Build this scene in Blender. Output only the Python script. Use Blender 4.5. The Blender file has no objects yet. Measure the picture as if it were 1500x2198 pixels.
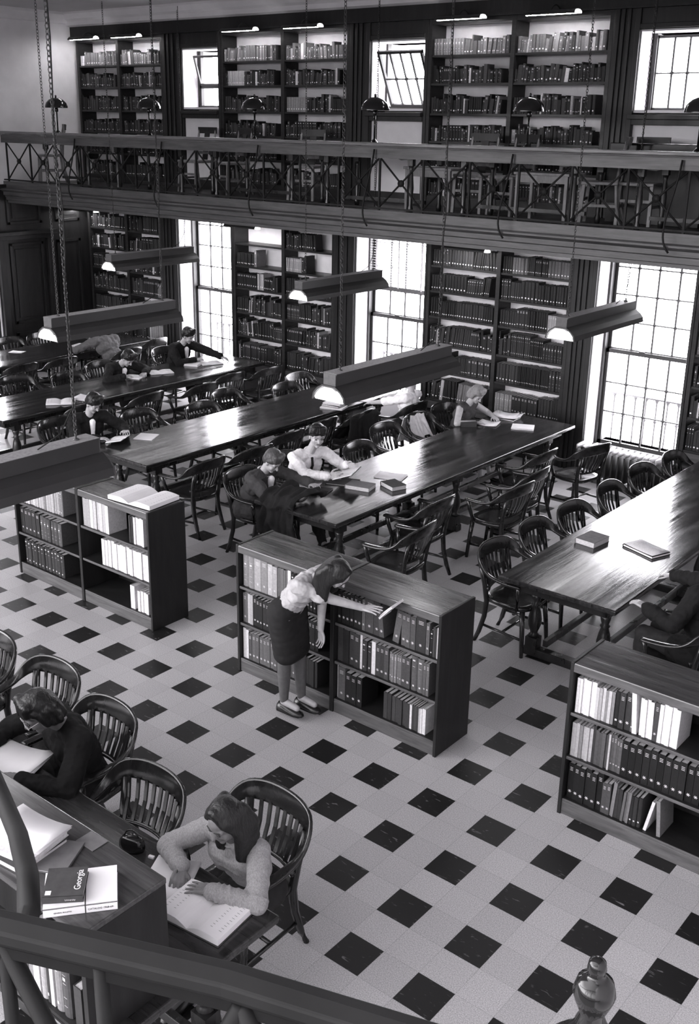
import bpy, math, random
from mathutils import Vector, Matrix
PI = math.pi
random.seed(7)
S = bpy.context.scene
COL = S.collection
V = Vector

# ------------------------------------------------------------------ camera
FPX, CX, CY = 2279.616, 740.469, 1062.243
RM = Matrix(((0.77277205, 0.63448174, 0.01600902), (0.22146857, -0.24592961, -0.94364734), (-0.59478991, 0.73276978, -0.33056529)))
CAM = V((4.6263, -4.5023, 4.1889))
W, H = 1500, 2198
def ray(x, y):
    return RM.transposed() @ V(((x - CX) / FPX, (y - CY) / FPX, 1))
def at(x, y, axis, val):
    d = ray(x, y); t = (val - CAM[axis]) / d[axis]
    return CAM + d * t
def aty(x, y, Y): return at(x, y, 1, Y)
def atz(x, y, Z): return at(x, y, 2, Z)
cam = bpy.data.cameras.new('camera'); co = bpy.data.objects.new('camera', cam); COL.objects.link(co)
r0, r1, r2 = RM[0], RM[1], RM[2]
m = Matrix(((r0[0], -r1[0], -r2[0]), (r0[1], -r1[1], -r2[1]), (r0[2], -r1[2], -r2[2])))
co.matrix_world = Matrix.Translation(CAM) @ m.to_4x4()
cam.sensor_fit = 'HORIZONTAL'; cam.sensor_width = 36; cam.lens = FPX / W * 36
cam.shift_x = (W / 2 - CX) / W; cam.shift_y = (CY - H / 2) / W
cam.clip_start = .05; cam.clip_end = 200
S.camera = co
S.view_settings.view_transform = 'Standard'; S.view_settings.look = 'None'
S.view_settings.gamma = 1; S.view_settings.use_curve_mapping = False
S.view_settings.exposure = .62

# ------------------------------------------------------------------ materials
def g3(g): return (g, g * .98, g * 1.005, 1)
def newmat(name):
    m = bpy.data.materials.new(name); m.use_nodes = True
    nt = m.node_tree; b = nt.nodes['Principled BSDF']
    return m, nt, b
def N(nt, t, **kw):
    n = nt.nodes.new(t)
    for k, v in kw.items():
        if k.startswith('i_'): n.inputs[k[2:].replace('_', ' ')].default_value = v
        else: setattr(n, k, v)
    return n
def mapped(nt, scale, coord='Object'):
    tc = nt.nodes.new('ShaderNodeTexCoord'); mp = nt.nodes.new('ShaderNodeMapping')
    mp.inputs['Scale'].default_value = scale
    nt.links.new(tc.outputs[coord], mp.inputs['Vector']); return mp.outputs[0]
def ramp(nt, fac, stops):
    r = nt.nodes.new('ShaderNodeValToRGB'); e = r.color_ramp.elements
    while len(e) < len(stops): e.new(.5)
    for k, (p, c) in enumerate(stops): e[k].position = p; e[k].color = g3(c)
    nt.links.new(fac, r.inputs['Fac']); return r.outputs[0]
def plain(name, g, rough=.6, var=.15, nscale=8, scale=(1, 1, 1), coat=0, spec=.5, bump=0, metal=0, coord='Object'):
    m, nt, b = newmat(name)
    v = mapped(nt, scale, coord)
    n = N(nt, 'ShaderNodeTexNoise', i_Scale=nscale, i_Detail=5.0)
    nt.links.new(v, n.inputs['Vector'])
    c = ramp(nt, n.outputs['Fac'], [(.3, g * (1 - var)), (.7, g * (1 + var))])
    nt.links.new(c, b.inputs['Base Color'])
    b.inputs['Roughness'].default_value = rough; b.inputs['Metallic'].default_value = metal
    b.inputs['Coat Weight'].default_value = coat; b.inputs['Coat Roughness'].default_value = .12
    b.inputs['Specular IOR Level'].default_value = spec
    if bump:
        bp = N(nt, 'ShaderNodeBump', i_Strength=bump, i_Distance=.01)
        nt.links.new(n.outputs['Fac'], bp.inputs['Height']); nt.links.new(bp.outputs[0], b.inputs['Normal'])
    return m
def wood(name, c0, c1, rough, scale, planks=0, rvar=.1, coat=0, coord='Object', spec=.5):
    m, nt, b = newmat(name); b.inputs['Specular IOR Level'].default_value = spec
    v = mapped(nt, scale, coord)
    n = N(nt, 'ShaderNodeTexNoise', i_Scale=1.0, i_Detail=8.0, i_Roughness=.65, i_Distortion=.4)
    nt.links.new(v, n.inputs['Vector'])
    c = ramp(nt, n.outputs['Fac'], [(.32, c0), (.68, c1)])
    if planks:
        tc = nt.nodes.new('ShaderNodeTexCoord'); sp = nt.nodes.new('ShaderNodeSeparateXYZ')
        nt.links.new(tc.outputs['Object'], sp.inputs[0])
        mu = N(nt, 'ShaderNodeMath', operation='MULTIPLY'); mu.inputs[1].default_value = 1 / planks
        nt.links.new(sp.outputs[0], mu.inputs[0])
        fl = N(nt, 'ShaderNodeMath', operation='FLOOR'); nt.links.new(mu.outputs[0], fl.inputs[0])
        wn = N(nt, 'ShaderNodeTexWhiteNoise', noise_dimensions='1D'); nt.links.new(fl.outputs[0], wn.inputs['W'])
        mr = N(nt, 'ShaderNodeMapRange'); mr.inputs['To Min'].default_value = .8; mr.inputs['To Max'].default_value = 1.2
        nt.links.new(wn.outputs['Value'], mr.inputs['Value'])
        fr = N(nt, 'ShaderNodeMath', operation='FRACT'); nt.links.new(mu.outputs[0], fr.inputs[0])
        gt = N(nt, 'ShaderNodeMath', operation='GREATER_THAN'); gt.inputs[1].default_value = .03
        nt.links.new(fr.outputs[0], gt.inputs[0])
        g2 = N(nt, 'ShaderNodeMapRange'); g2.inputs['To Min'].default_value = .55; nt.links.new(gt.outputs[0], g2.inputs['Value'])
        m2 = N(nt, 'ShaderNodeMath', operation='MULTIPLY'); nt.links.new(mr.outputs[0], m2.inputs[0]); nt.links.new(g2.outputs[0], m2.inputs[1])
        mx = N(nt, 'ShaderNodeVectorMath', operation='SCALE'); nt.links.new(c, mx.inputs[0]); nt.links.new(m2.outputs[0], mx.inputs['Scale'])
        c = mx.outputs[0]
    nt.links.new(c, b.inputs['Base Color'])
    n2 = N(nt, 'ShaderNodeTexNoise', i_Scale=.35, i_Detail=4.0); nt.links.new(v, n2.inputs['Vector'])
    mr = N(nt, 'ShaderNodeMapRange'); mr.inputs['From Min'].default_value = .3; mr.inputs['From Max'].default_value = .7
    mr.inputs['To Min'].default_value = max(.03, rough - rvar); mr.inputs['To Max'].default_value = rough + rvar
    nt.links.new(n2.outputs['Fac'], mr.inputs['Value']); nt.links.new(mr.outputs[0], b.inputs['Roughness'])
    bp = N(nt, 'ShaderNodeBump', i_Strength=.25, i_Distance=.004)
    nt.links.new(n.outputs['Fac'], bp.inputs['Height']); nt.links.new(bp.outputs[0], b.inputs['Normal'])
    b.inputs['Coat Weight'].default_value = coat; b.inputs['Coat Roughness'].default_value = .15
    return m
def emit(name, g, strength):
    m, nt, b = newmat(name)
    b.inputs['Base Color'].default_value = g3(.8)
    b.inputs['Emission Color'].default_value = g3(g); b.inputs['Emission Strength'].default_value = strength
    return m

TS = .4572
def floor_mat():
    m, nt, b = newmat('floor_tile')
    tc = nt.nodes.new('ShaderNodeNewGeometry'); sp = nt.nodes.new('ShaderNodeSeparateXYZ')
    nt.links.new(tc.outputs['Position'], sp.inputs[0])
    def mth(op, a, bb=None):
        n = N(nt, 'ShaderNodeMath', operation=op)
        for k, q in enumerate((a, bb)):
            if q is None: continue
            if isinstance(q, (int, float)): n.inputs[k].default_value = q
            else: nt.links.new(q, n.inputs[k])
        return n.outputs[0]
    ds, seams, cells = [], [], []
    for k in (0, 1):
        u = mth('ADD', mth('DIVIDE', sp.outputs[k], TS), .25)
        ds.append(mth('LESS_THAN', mth('FRACT', u), .5))
        u2 = mth('MULTIPLY', u, 2.0); f = mth('FRACT', u2); cells.append(mth('FLOOR', u2))
        seams.append(mth('LESS_THAN', mth('MINIMUM', f, mth('SUBTRACT', 1.0, f)), .006))
    dark = mth('MULTIPLY', *ds); seam = mth('MAXIMUM', *seams)
    cv = N(nt, 'ShaderNodeCombineXYZ'); nt.links.new(cells[0], cv.inputs[0]); nt.links.new(cells[1], cv.inputs[1])
    wn = N(nt, 'ShaderNodeTexWhiteNoise', noise_dimensions='2D'); nt.links.new(cv.outputs[0], wn.inputs['Vector'])
    n = N(nt, 'ShaderNodeTexNoise', i_Scale=160.0, i_Detail=3.0); nt.links.new(tc.outputs['Position'], n.inputs['Vector'])
    mp = nt.nodes.new('ShaderNodeMapping'); mp.inputs['Scale'].default_value = (14, 48, 1)
    nt.links.new(tc.outputs['Position'], mp.inputs['Vector'])
    n2 = N(nt, 'ShaderNodeTexNoise', i_Scale=1.0, i_Detail=3.0, i_Distortion=.8); nt.links.new(mp.outputs[0], n2.inputs['Vector'])
    light = ramp(nt, n.outputs['Fac'], [(.3, .30), (.7, .62)])
    dk = ramp(nt, n2.outputs['Fac'], [(.64, .012), (.72, .16)])
    mr = N(nt, 'ShaderNodeMapRange'); mr.inputs['To Min'].default_value = .92; mr.inputs['To Max'].default_value = 1.06
    nt.links.new(wn.outputs['Value'], mr.inputs['Value'])
    sc = N(nt, 'ShaderNodeVectorMath', operation='SCALE'); nt.links.new(light, sc.inputs[0]); nt.links.new(mr.outputs[0], sc.inputs['Scale'])
    mx = N(nt, 'ShaderNodeMix', data_type='RGBA'); nt.links.new(dark, mx.inputs['Factor'])
    nt.links.new(sc.outputs[0], mx.inputs['A']); nt.links.new(dk, mx.inputs['B'])
    sm = mth('SUBTRACT', 1.0, mth('MULTIPLY', seam, .28))
    sc2 = N(nt, 'ShaderNodeVectorMath', operation='SCALE'); nt.links.new(mx.outputs['Result'], sc2.inputs[0]); nt.links.new(sm, sc2.inputs['Scale'])
    nt.links.new(sc2.outputs[0], b.inputs['Base Color'])
    n3 = N(nt, 'ShaderNodeTexNoise', i_Scale=1.3, i_Detail=4.0); nt.links.new(tc.outputs['Position'], n3.inputs['Vector'])
    mr = N(nt, 'ShaderNodeMapRange'); mr.inputs['To Min'].default_value = .28; mr.inputs['To Max'].default_value = .5
    nt.links.new(n3.outputs['Fac'], mr.inputs['Value']); nt.links.new(mr.outputs[0], b.inputs['Roughness'])
    return m

def book_mat(name, attr):
    m, nt, b = newmat(name)
    if attr: a = N(nt, 'ShaderNodeAttribute', attribute_name='shade'); colr = a.outputs['Color']
    else: a = nt.nodes.new('ShaderNodeObjectInfo'); colr = a.outputs['Color']
    n = N(nt, 'ShaderNodeTexNoise', i_Scale=60.0, i_Detail=3.0)
    tc = nt.nodes.new('ShaderNodeNewGeometry'); nt.links.new(tc.outputs['Position'], n.inputs['Vector'])
    mr = N(nt, 'ShaderNodeMapRange'); mr.inputs['To Min'].default_value = .7; mr.inputs['To Max'].default_value = 1.3
    nt.links.new(n.outputs['Fac'], mr.inputs['Value'])
    sc = N(nt, 'ShaderNodeVectorMath', operation='SCALE'); nt.links.new(colr, sc.inputs[0]); nt.links.new(mr.outputs[0], sc.inputs['Scale'])
    nt.links.new(sc.outputs[0], b.inputs['Base Color'])
    b.inputs['Roughness'].default_value = .5; b.inputs['Specular IOR Level'].default_value = .22
    return m
def glass_mat():
    m = bpy.data.materials.new('window_glass'); m.use_nodes = True; nt = m.node_tree; nt.nodes.clear()
    o = nt.nodes.new('ShaderNodeOutputMaterial'); t = nt.nodes.new('ShaderNodeBsdfTransparent'); gl = nt.nodes.new('ShaderNodeBsdfGlossy')
    t.inputs[0].default_value = (.93, .93, .94, 1); gl.inputs['Roughness'].default_value = .03
    n = N(nt, 'ShaderNodeTexNoise', i_Scale=2.0, i_Detail=3.0)
    mr = N(nt, 'ShaderNodeMapRange'); mr.inputs['To Min'].default_value = .03; mr.inputs['To Max'].default_value = .07
    nt.links.new(n.outputs['Fac'], mr.inputs['Value'])
    mx = nt.nodes.new('ShaderNodeMixShader'); nt.links.new(mr.outputs[0], mx.inputs[0])
    nt.links.new(t.outputs[0], mx.inputs[1]); nt.links.new(gl.outputs[0], mx.inputs[2]); nt.links.new(mx.outputs[0], o.inputs[0])
    return m

M = {}
M['floor'] = floor_mat()
M['plaster'] = plain('wall_plaster', .72, .8, .08, 3)
M['ceiling'] = plain('ceiling_plaster', .5, .85, .06, 2)
M['cornice'] = plain('cornice_paint', .7, .6, .05, 4)
M['reveal'] = plain('white_window_reveal', .8, .55, .04, 5)
M['casepaint'] = plain('case_back_paint', .85, .7, .08, 5)
M['darkwood'] = wood('dark_panelling', .010, .022, .4, (14, 14, 2), rvar=.08, spec=.3)
M['shelfwood'] = wood('shelf_wood', .010, .022, .38, (3, 12, 30), rvar=.1, spec=.3)
M['fascia'] = wood('gallery_fascia_wood', .035, .09, .4, (2.5, 30, 30), rvar=.1)
M['tabletop'] = wood('varnished_table_top', .012, .036, .16, (26, 2.2, 26), planks=.105, rvar=.11)
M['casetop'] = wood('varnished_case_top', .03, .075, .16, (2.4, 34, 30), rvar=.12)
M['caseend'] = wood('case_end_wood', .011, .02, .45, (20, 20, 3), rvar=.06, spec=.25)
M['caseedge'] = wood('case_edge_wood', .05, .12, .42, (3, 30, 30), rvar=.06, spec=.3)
M['tablewood'] = wood('table_leg_wood', .010, .022, .3, (20, 20, 4), rvar=.08)
M['chairwood'] = wood('varnished_chair_wood', .01, .022, .15, (16, 16, 5), rvar=.07)
M['gchair'] = wood('pale_chair_wood', .1, .2, .45, (16, 16, 5))
M['matteblack'] = plain('matte_black_rail', .008, .65, .3, 12, spec=.25)
M['rail'] = wood('rail_wood', .010, .02, .33, (2, 30, 30), rvar=.1)
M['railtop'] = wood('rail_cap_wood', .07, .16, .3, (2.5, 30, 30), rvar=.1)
M['iron'] = plain('black_iron', .012, .6, .2, 20, spec=.2)
M['chain'] = plain('chain_metal', .05, .4, .3, 30)
M['sash'] = plain('dark_sash_paint', .03, .45, .15, 12)
M['bars'] = plain('iron_glazing_bars', .06, .6, .2, 20)
M['enamel'] = plain('black_enamel', .012, .12, .1, 10)
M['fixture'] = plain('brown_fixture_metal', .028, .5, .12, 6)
M['fixturetop'] = plain('window_lit_fixture_top', .26, .45, .25, 60)  # pale colour stands in for window light glancing off the housing tops
M['fixend'] = plain('grey_fixture_end', .09, .7, .2, 30)
M['lamp'] = emit('lit_bottom_diffuser', 1, 3.5)
M['glow'] = emit('lit_diffuser', 1, 1.6)
M['tube'] = emit('lit_tube', 1, 60)
M['book'] = book_mat('book_cover', False)
M['bookattr'] = book_mat('book_cover_shelved', True)
M['pages'] = plain('page_block', .5, .8, .18, 120)
M['mark'] = plain('spine_label', .62, .6, .1, 30)
M['paper'] = plain('white_paper', .78, .7, .04, 6)
M['paperwarm'] = plain('printed_page', .62, .7, .12, 90)
M['ink'] = plain('dark_ink', .03, .6, .1, 10)
M['radiator'] = plain('radiator_top_sheen', .6, .3, .1, 10)  # pale rib tops: the window's reflection is put into the colour
M['radbody'] = plain('dark_radiator_iron', .02, .5, .15, 10)
M['outiron'] = plain('balcony_iron', .08, .7, .1, 10)
M['glass'] = glass_mat()
M['knit'] = plain('knit_sweater', .30, .95, .22, 160, scale=(1, 1, .4), bump=.35)
M['knitdark'] = plain('knit_sweater_dark', .1, .95, .3, 70, scale=(1, 1, .5), bump=.9)
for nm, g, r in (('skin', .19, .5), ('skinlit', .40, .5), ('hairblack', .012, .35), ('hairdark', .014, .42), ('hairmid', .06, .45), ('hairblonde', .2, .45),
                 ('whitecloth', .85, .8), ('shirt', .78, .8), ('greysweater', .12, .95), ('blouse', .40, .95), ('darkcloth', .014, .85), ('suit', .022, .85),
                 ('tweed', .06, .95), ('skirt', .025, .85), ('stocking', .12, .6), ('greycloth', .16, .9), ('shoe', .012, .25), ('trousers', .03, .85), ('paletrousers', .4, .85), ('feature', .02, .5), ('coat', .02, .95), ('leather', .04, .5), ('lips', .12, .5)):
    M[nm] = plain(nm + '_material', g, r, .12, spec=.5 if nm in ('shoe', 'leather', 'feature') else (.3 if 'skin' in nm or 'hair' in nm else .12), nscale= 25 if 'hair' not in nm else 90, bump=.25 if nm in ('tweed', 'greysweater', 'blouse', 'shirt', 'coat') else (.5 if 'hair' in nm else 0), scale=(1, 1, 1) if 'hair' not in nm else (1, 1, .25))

# ------------------------------------------------------------------ mesh builder
class MB:
    def __init__(s): s.v = []; s.f = []; s.m = []; s.sm = []; s.sh = []; s.T = None; s.mat = 0; s.shade = None
    def add(s, vs, fs, smooth=False):
        o = len(s.v)
        for p in vs:
            p = V(p)
            if s.T is not None: p = s.T @ p
            s.v.append(p)
        for f in fs:
            s.f.append([i + o for i in f]); s.m.append(s.mat); s.sm.append(smooth); s.sh.append(s.shade)
        return s
    def box(s, x0, x1, y0, y1, z0, z1):
        if x0 > x1: x0, x1 = x1, x0
        if y0 > y1: y0, y1 = y1, y0
        if z0 > z1: z0, z1 = z1, z0
        return s.add([(x0, y0, z0), (x1, y0, z0), (x1, y1, z0), (x0, y1, z0), (x0, y0, z1), (x1, y0, z1), (x1, y1, z1), (x0, y1, z1)],
                     [(0, 3, 2, 1), (4, 5, 6, 7), (0, 1, 5, 4), (1, 2, 6, 5), (2, 3, 7, 6), (3, 0, 4, 7)])
    def frame(s, d):
        d = d.normalized(); a = V((0, 0, 1)) if abs(d.z) < .95 else V((1, 0, 0))
        u = d.cross(a).normalized(); w = u.cross(d).normalized(); return u, w
    def tube(s, pts, r, n=8, caps=True, up=None):
        pts = [V(p) for p in pts]; k = len(pts)
        rs = r if isinstance(r, (list, tuple)) else [r] * k
        rings = []
        for i, p in enumerate(pts):
            d = (pts[min(i + 1, k - 1)] - pts[max(i - 1, 0)])
            u, w = s.frame(d)
            rings.append([p + (u * math.cos(2 * PI * j / n) + w * math.sin(2 * PI * j / n)) * rs[i] for j in range(n)])
        return s.loft(rings, True, caps)
    def loft(s, rings, smooth=True, caps=True):
        n = len(rings[0]); vs = [p for r in rings for p in r]; fs = []
        for i in range(len(rings) - 1):
            for j in range(n):
                a = i * n + j; b = i * n + (j + 1) % n
                fs.append((a, b, b + n, a + n))
        if caps: fs.append(tuple(range(n))[::-1]); fs.append(tuple((len(rings) - 1) * n + j for j in range(n)))
        return s.add(vs, fs, smooth)
    def lathe(s, c, prof, n=16, axis=None, caps=True):
        c = V(c); rings = []
        for r, z in prof:
            rings.append([c + V((r * math.cos(2 * PI * j / n), r * math.sin(2 * PI * j / n), z)) for j in range(n)])
        return s.loft(rings, True, caps)
    def bar(s, p0, p1, w, h, up=(0, 0, 1)):
        p0 = V(p0); p1 = V(p1); d = (p1 - p0).normalized(); up = V(up)
        if abs(d.dot(up)) > .95: up = V((0, 1, 0))
        u = d.cross(up).normalized() * (w / 2); q = u.cross(d).normalized() * (h / 2)
        vs = [p + a * u + b * q for p in (p0, p1) for a, b in ((-1, -1), (1, -1), (1, 1), (-1, 1))]
        return s.add(vs, [(0, 1, 2, 3), (7, 6, 5, 4), (0, 4, 5, 1), (1, 5, 6, 2), (2, 6, 7, 3), (3, 7, 4, 0)])
    def extr(s, prof, x0, x1, axis=0):
        # profile of (a,b) extruded along axis
        n = len(prof)
        def P(t, a, b): return (t, a, b) if axis == 0 else (a, t, b)
        vs = [P(x0, a, b) for a, b in prof] + [P(x1, a, b) for a, b in prof]
        fs = [(i, (i + 1) % n, (i + 1) % n + n, i + n) for i in range(n)] + [tuple(range(n))[::-1], tuple(range(n, 2 * n))]
        return s.add(vs, fs)
    def mesh(s, name, mats):
        me = bpy.data.meshes.new(name); me.from_pydata([tuple(p) for p in s.v], [], s.f)
        for mt in mats: me.materials.append(M[mt] if isinstance(mt, str) else mt)
        me.polygons.foreach_set('material_index', s.m); me.polygons.foreach_set('use_smooth', s.sm)
        if any(x is not None for x in s.sh):
            ca = me.color_attributes.new('shade', 'FLOAT_COLOR', 'CORNER'); buf = []
            for f, x in zip(s.f, s.sh):
                x = .05 if x is None else x
                buf += [x, x * .98, x * 1.005, 1] * len(f)
            ca.data.foreach_set('color', buf)
        me.update(); return me
    def build(s, name, mats, parent=None, bevel=0, loc=None, seg=2):
        if isinstance(mats, str): mats = [mats]
        o = bpy.data.objects.new(name, s.mesh(name, mats)); COL.objects.link(o)
        if loc is not None:
            o.location = loc
        if bevel: bake(o, [('BEVEL', dict(width=bevel, segments=seg, limit_method='ANGLE', angle_limit=.6))])
        if parent: o.parent = parent
        return o
def bake(o, mods):
    for t, kw in mods:
        md = o.modifiers.new(t, t)
        for k, v in kw.items(): setattr(md, k, v)
    dg = bpy.context.evaluated_depsgraph_get(); dg.update()
    me = bpy.data.meshes.new_from_object(o.evaluated_get(dg), preserve_all_data_layers=True, depsgraph=dg)
    o.modifiers.clear(); o.data = me
    return o
def tag(o, label=None, cat=None, group=None, kind=None):
    if label: o['label'] = label
    if cat: o['category'] = cat
    if group: o['group'] = group
    if kind: o['kind'] = kind
    return o
def struct(o): o['kind'] = 'structure'; return o
def empty(name, loc=(0, 0, 0), rz=0):
    o = bpy.data.objects.new(name, None); COL.objects.link(o); o.location = loc; o.rotation_euler = (0, 0, rz); o.empty_display_size = .1
    return o
KIDS = {}
def copy_tree(o, parent=None):
    c = o.copy(); COL.objects.link(c); c.parent = parent
    for ch in list(o.children): copy_tree(ch, c)
    return c
def bez(p0, p1, p2, p3, n=12):
    p0, p1, p2, p3 = map(V, (p0, p1, p2, p3)); out = []
    for i in range(n + 1):
        t = i / n; out.append(p0 * (1 - t) ** 3 + p1 * 3 * t * (1 - t) ** 2 + p2 * 3 * t * t * (1 - t) + p3 * t ** 3)
    return out
ORD = ['first', 'second', 'third', 'fourth', 'fifth', 'sixth', 'seventh', 'eighth', 'ninth', 'tenth', 'eleventh', 'twelfth', 'thirteenth', 'fourteenth', 'fifteenth', 'sixteenth', 'seventeenth', 'eighteenth', 'nineteenth', 'twentieth'] + ['twenty-' + w for w in ['first', 'second', 'third', 'fourth', 'fifth', 'sixth', 'seventh', 'eighth', 'ninth']] + ['thirtieth', 'thirty-first', 'thirty-second', 'thirty-third']

# ================================================================== SETTING
YC, YW = 7.5, 7.86        # case fronts, window plane
XL = -11.2
XR = 5.6
ZC = 5.83
GZ = 3.17                 # gallery floor
struct(MB().box(XL - .2, XR, -5.6, 8.3, -.15, 0).build('floor', 'floor'))
struct(MB().box(XL - .2, XR, -4.0, 8.3, ZC, ZC + .15).build('ceiling', 'ceiling'))
# back wall with window openings
WIN = [(-8.72, -7.5), (-5.0, -3.78), (-1.235, -.015)]
b = MB(); zb, zt, ub, ut = .33, 2.98, 4.38, 5.2
UW = [(-8.50, -7.70), (-4.80, -3.92), (-1.0, -.14)]
def piers(b, wins, za, z0, z1, zc):
    xs = [XL - .2] + [x for w in wins for x in w] + [XR]
    for i in range(0, len(xs), 2): b.box(xs[i], xs[i + 1], YC + .34, YW + .3, za, zc)
    for x0, x1 in wins:
        b.box(x0, x1, YC + .34, YW + .3, za, z0); b.box(x0, x1, YC + .34, YW + .3, z1, zc)
piers(b, WIN, 0, zb, zt, 3.1); piers(b, UW, 3.1, ub, ut, ZC)
struct(b.build('wall_back', 'plaster'))
b = MB(); b.box(XL - .2, XL, -5.6, 4.55, 0, ZC); b.box(XL - .2, XL, 5.70, 7.84, 0, ZC); b.box(XL - .2, XL, 4.55, 5.70, 2.3, ZC); b.box(XL - .2, XL, 4.55, 5.7, 0, .3)
struct(b.build('wall_left', 'plaster'))
struct(MB().box(XR, XR + .2, -5.6, 8.3, 0, ZC).build('wall_right', 'plaster'))
# cornices
b = MB(); prof = [(YC - .02, 5.62), (YC - .10, 5.64), (YC - .10, 5.70), (YC - .16, 5.73), (YC - .22, 5.80), (YC - .22, ZC), (YC + .34, ZC), (YC + .34, 5.62)]
b.extr([(y, z) for y, z in prof], XL, XR); struct(b.build('trim_1', 'cornice'))
b = MB(); prof = [(XL, 5.66), (XL + .05, 5.67), (XL + .07, 5.72), (XL + .14, 5.79), (XL + .14, ZC), (XL, ZC)]
b.extr(prof, -5.6, YC, axis=1); struct(b.build('trim_2', 'plaster'))
# dark frieze between cornice and the upper cases
b = MB(); b.box(XL, XR, YC - .01, YC + .34, 5.46, 5.62); b.box(XL, XR, YC - .04, YC - .01, 5.44, 5.47)
struct(b.build('trim_3', 'darkwood'))
# left wall panelling up to the dado and door case
b = MB()
b.box(XL, XL + .03, -2, 4.5, 0, 3.14); b.box(XL, XL + .03, 5.72, YC + .3, 0, 3.14)
b.box(XL, XL + .07, 5.72, YC + .3, 3.08, 3.15); b.box(XL, XL + .07, -2, 4.5, 3.08, 3.15)
b.box(XL, XL + .03, 4.5, 5.72, 2.35, 3.14)
for y0, y1 in ((5.95, 6.62), (6.9, 7.4)):
    for z0, z1 in ((.85, 2.2), (.12, .7), (2.5, 2.95)):
        b.box(XL + .03, XL + .055, y0, y1, z0, z0 + .05); b.box(XL + .03, XL + .055, y0, y1, z1 - .05, z1)
        b.box(XL + .03, XL + .055, y0, y0 + .05, z0, z1); b.box(XL + .03, XL + .055, y1 - .05, y1, z0, z1)
        b.box(XL + .03, XL + .045, y0 + .1, y1 - .1, z0 + .1, z1 - .1)
b.box(XL, XL + .22, 4.4, 6.8, 2.34, 2.40); b.box(XL, XL + .14, 4.45, 6.75, 2.26, 2.34)
b.box(XL, XL + .09, 5.72, 5.84, 0, 2.26); b.box(XL, XL + .10, 6.68, 6.78, 0, 2.26)
struct(b.build('trim_4', 'darkwood', bevel=.004))
# left window
b = MB(); b.box(XL - .08, XL - .03, 4.55, 5.70, .3, .36); b.box(XL - .08, XL - .03, 4.55, 4.61, .3, 2.3); b.box(XL - .08, XL - .03, 5.64, 5.70, .3, 2.3); b.box(XL - .08, XL - .03, 4.55, 5.7, 2.24, 2.3); b.box(XL - .08, XL - .03, 4.55, 5.7, 1.25, 1.31)
w4 = b.build('window_4', 'sash'); struct(w4)
MB().box(XL - .06, XL - .055, 4.6, 5.66, .35, 2.25).build('window_glass', 'glass', w4)
# gallery: floor slab, fascia
struct(MB().box(XL, XR, 6.05, YC + .34, 3.0, GZ).build('floor_gallery', 'darkwood'))
b = MB()
prof = [(6.05, 2.86), (5.99, 2.86), (5.99, 2.90), (5.96, 2.91), (5.96, 2.97), (5.93, 2.985), (5.93, 3.035), (5.90, 3.05), (5.86, 3.07), (5.86, 3.09), (5.90, 3.095), (5.97, 3.10), (5.97, 3.20), (6.05, 3.20)]
b.extr(prof, XL, XR); struct(b.build('trim_5', 'fascia'))
struct(MB().box(XL, XR, 6.05, YC + .3, 2.95, 2.998).build('ceiling_gallery', 'darkwood'))
# window bays: casings, reveals, radiator niche
CL = [(-11.05, -9.12), (-7.47, -5.39), (-3.75, -1.57), (.02, 2.1)]      # ground floor wall cases
CU = [(-11.08, -8.94), (-7.66, -5.17), (-3.87, -1.33), (-.1, 2.3)]       # gallery wall cases
def casing(b, e0, e1, z0, z1):
    if e1 - e0 < .1: b.box(e0, e1, YC - .01, YC + .34, z0, z1); return
    b.box(e0, e1, YC, YC + .34, z0, z1)
    for f, w in ((.08, .05), (.3, .04), (.55, .03), (.82, .06)):
        x = e0 + (e1 - e0) * f; b.box(x, x + w, YC - .022, YC, z0, z1)
for k in range(3):
    b = MB(); x0, x1 = WIN[k]
    casing(b, CL[k][1], x0, 0, 2.95); casing(b, x1, CL[k + 1][0], 0, 2.95)
    b.box(x0, x1, YC + .2, YC + .34, 2.72, 2.95)
    u0, u1 = UW[k]
    casing(b, CU[k][1], u0, GZ, 5.44); casing(b, u1, CU[k + 1][0], GZ, 5.44)
    b.box(u0, u1, YC, YC + .34, ut + .02, 5.44); b.box(u0, u1, YC - .02, YC, ut + .03, ut + .08)
    b.box(u0 - .04, u1, YC - .06, YW, ub - .10, ub - .05); b.box(u0, u1, YC - .02, YC + .1, ub - .16, ub - .10)
    struct(b.build('trim_%d' % (6 + k), 'darkwood', bevel=.004))
    b = MB()
    for s_, x, xx in ((1, x0, u0), (-1, x1, u1)):
        b.box(x, x + s_ * .012, YC + .02, YW + .3, zb, zt); b.box(xx, xx + s_ * .012, YC + .02, YW + .3, ub, ut)
    b.box(x0, x1, YC + .3, YW + .3, zb - .03, zb); b.box(u0, u1, YC + .02, YW + .3, ub - .03, ub); b.box(u0, u1, YC + .02, YW + .3, ut, ut + .02)
    struct(b.build('trim_%d' % (10 + k), 'reveal'))
    struct(MB().box(u0, u1, YC + .05, YC + .34, GZ + .12, ub - .16).build('wall_gallery', 'plaster'))
    struct(MB().box(u0, u1, YC + .02, YC + .05, GZ, GZ + .14).build('baseboard_gallery', 'darkwood'))
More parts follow.
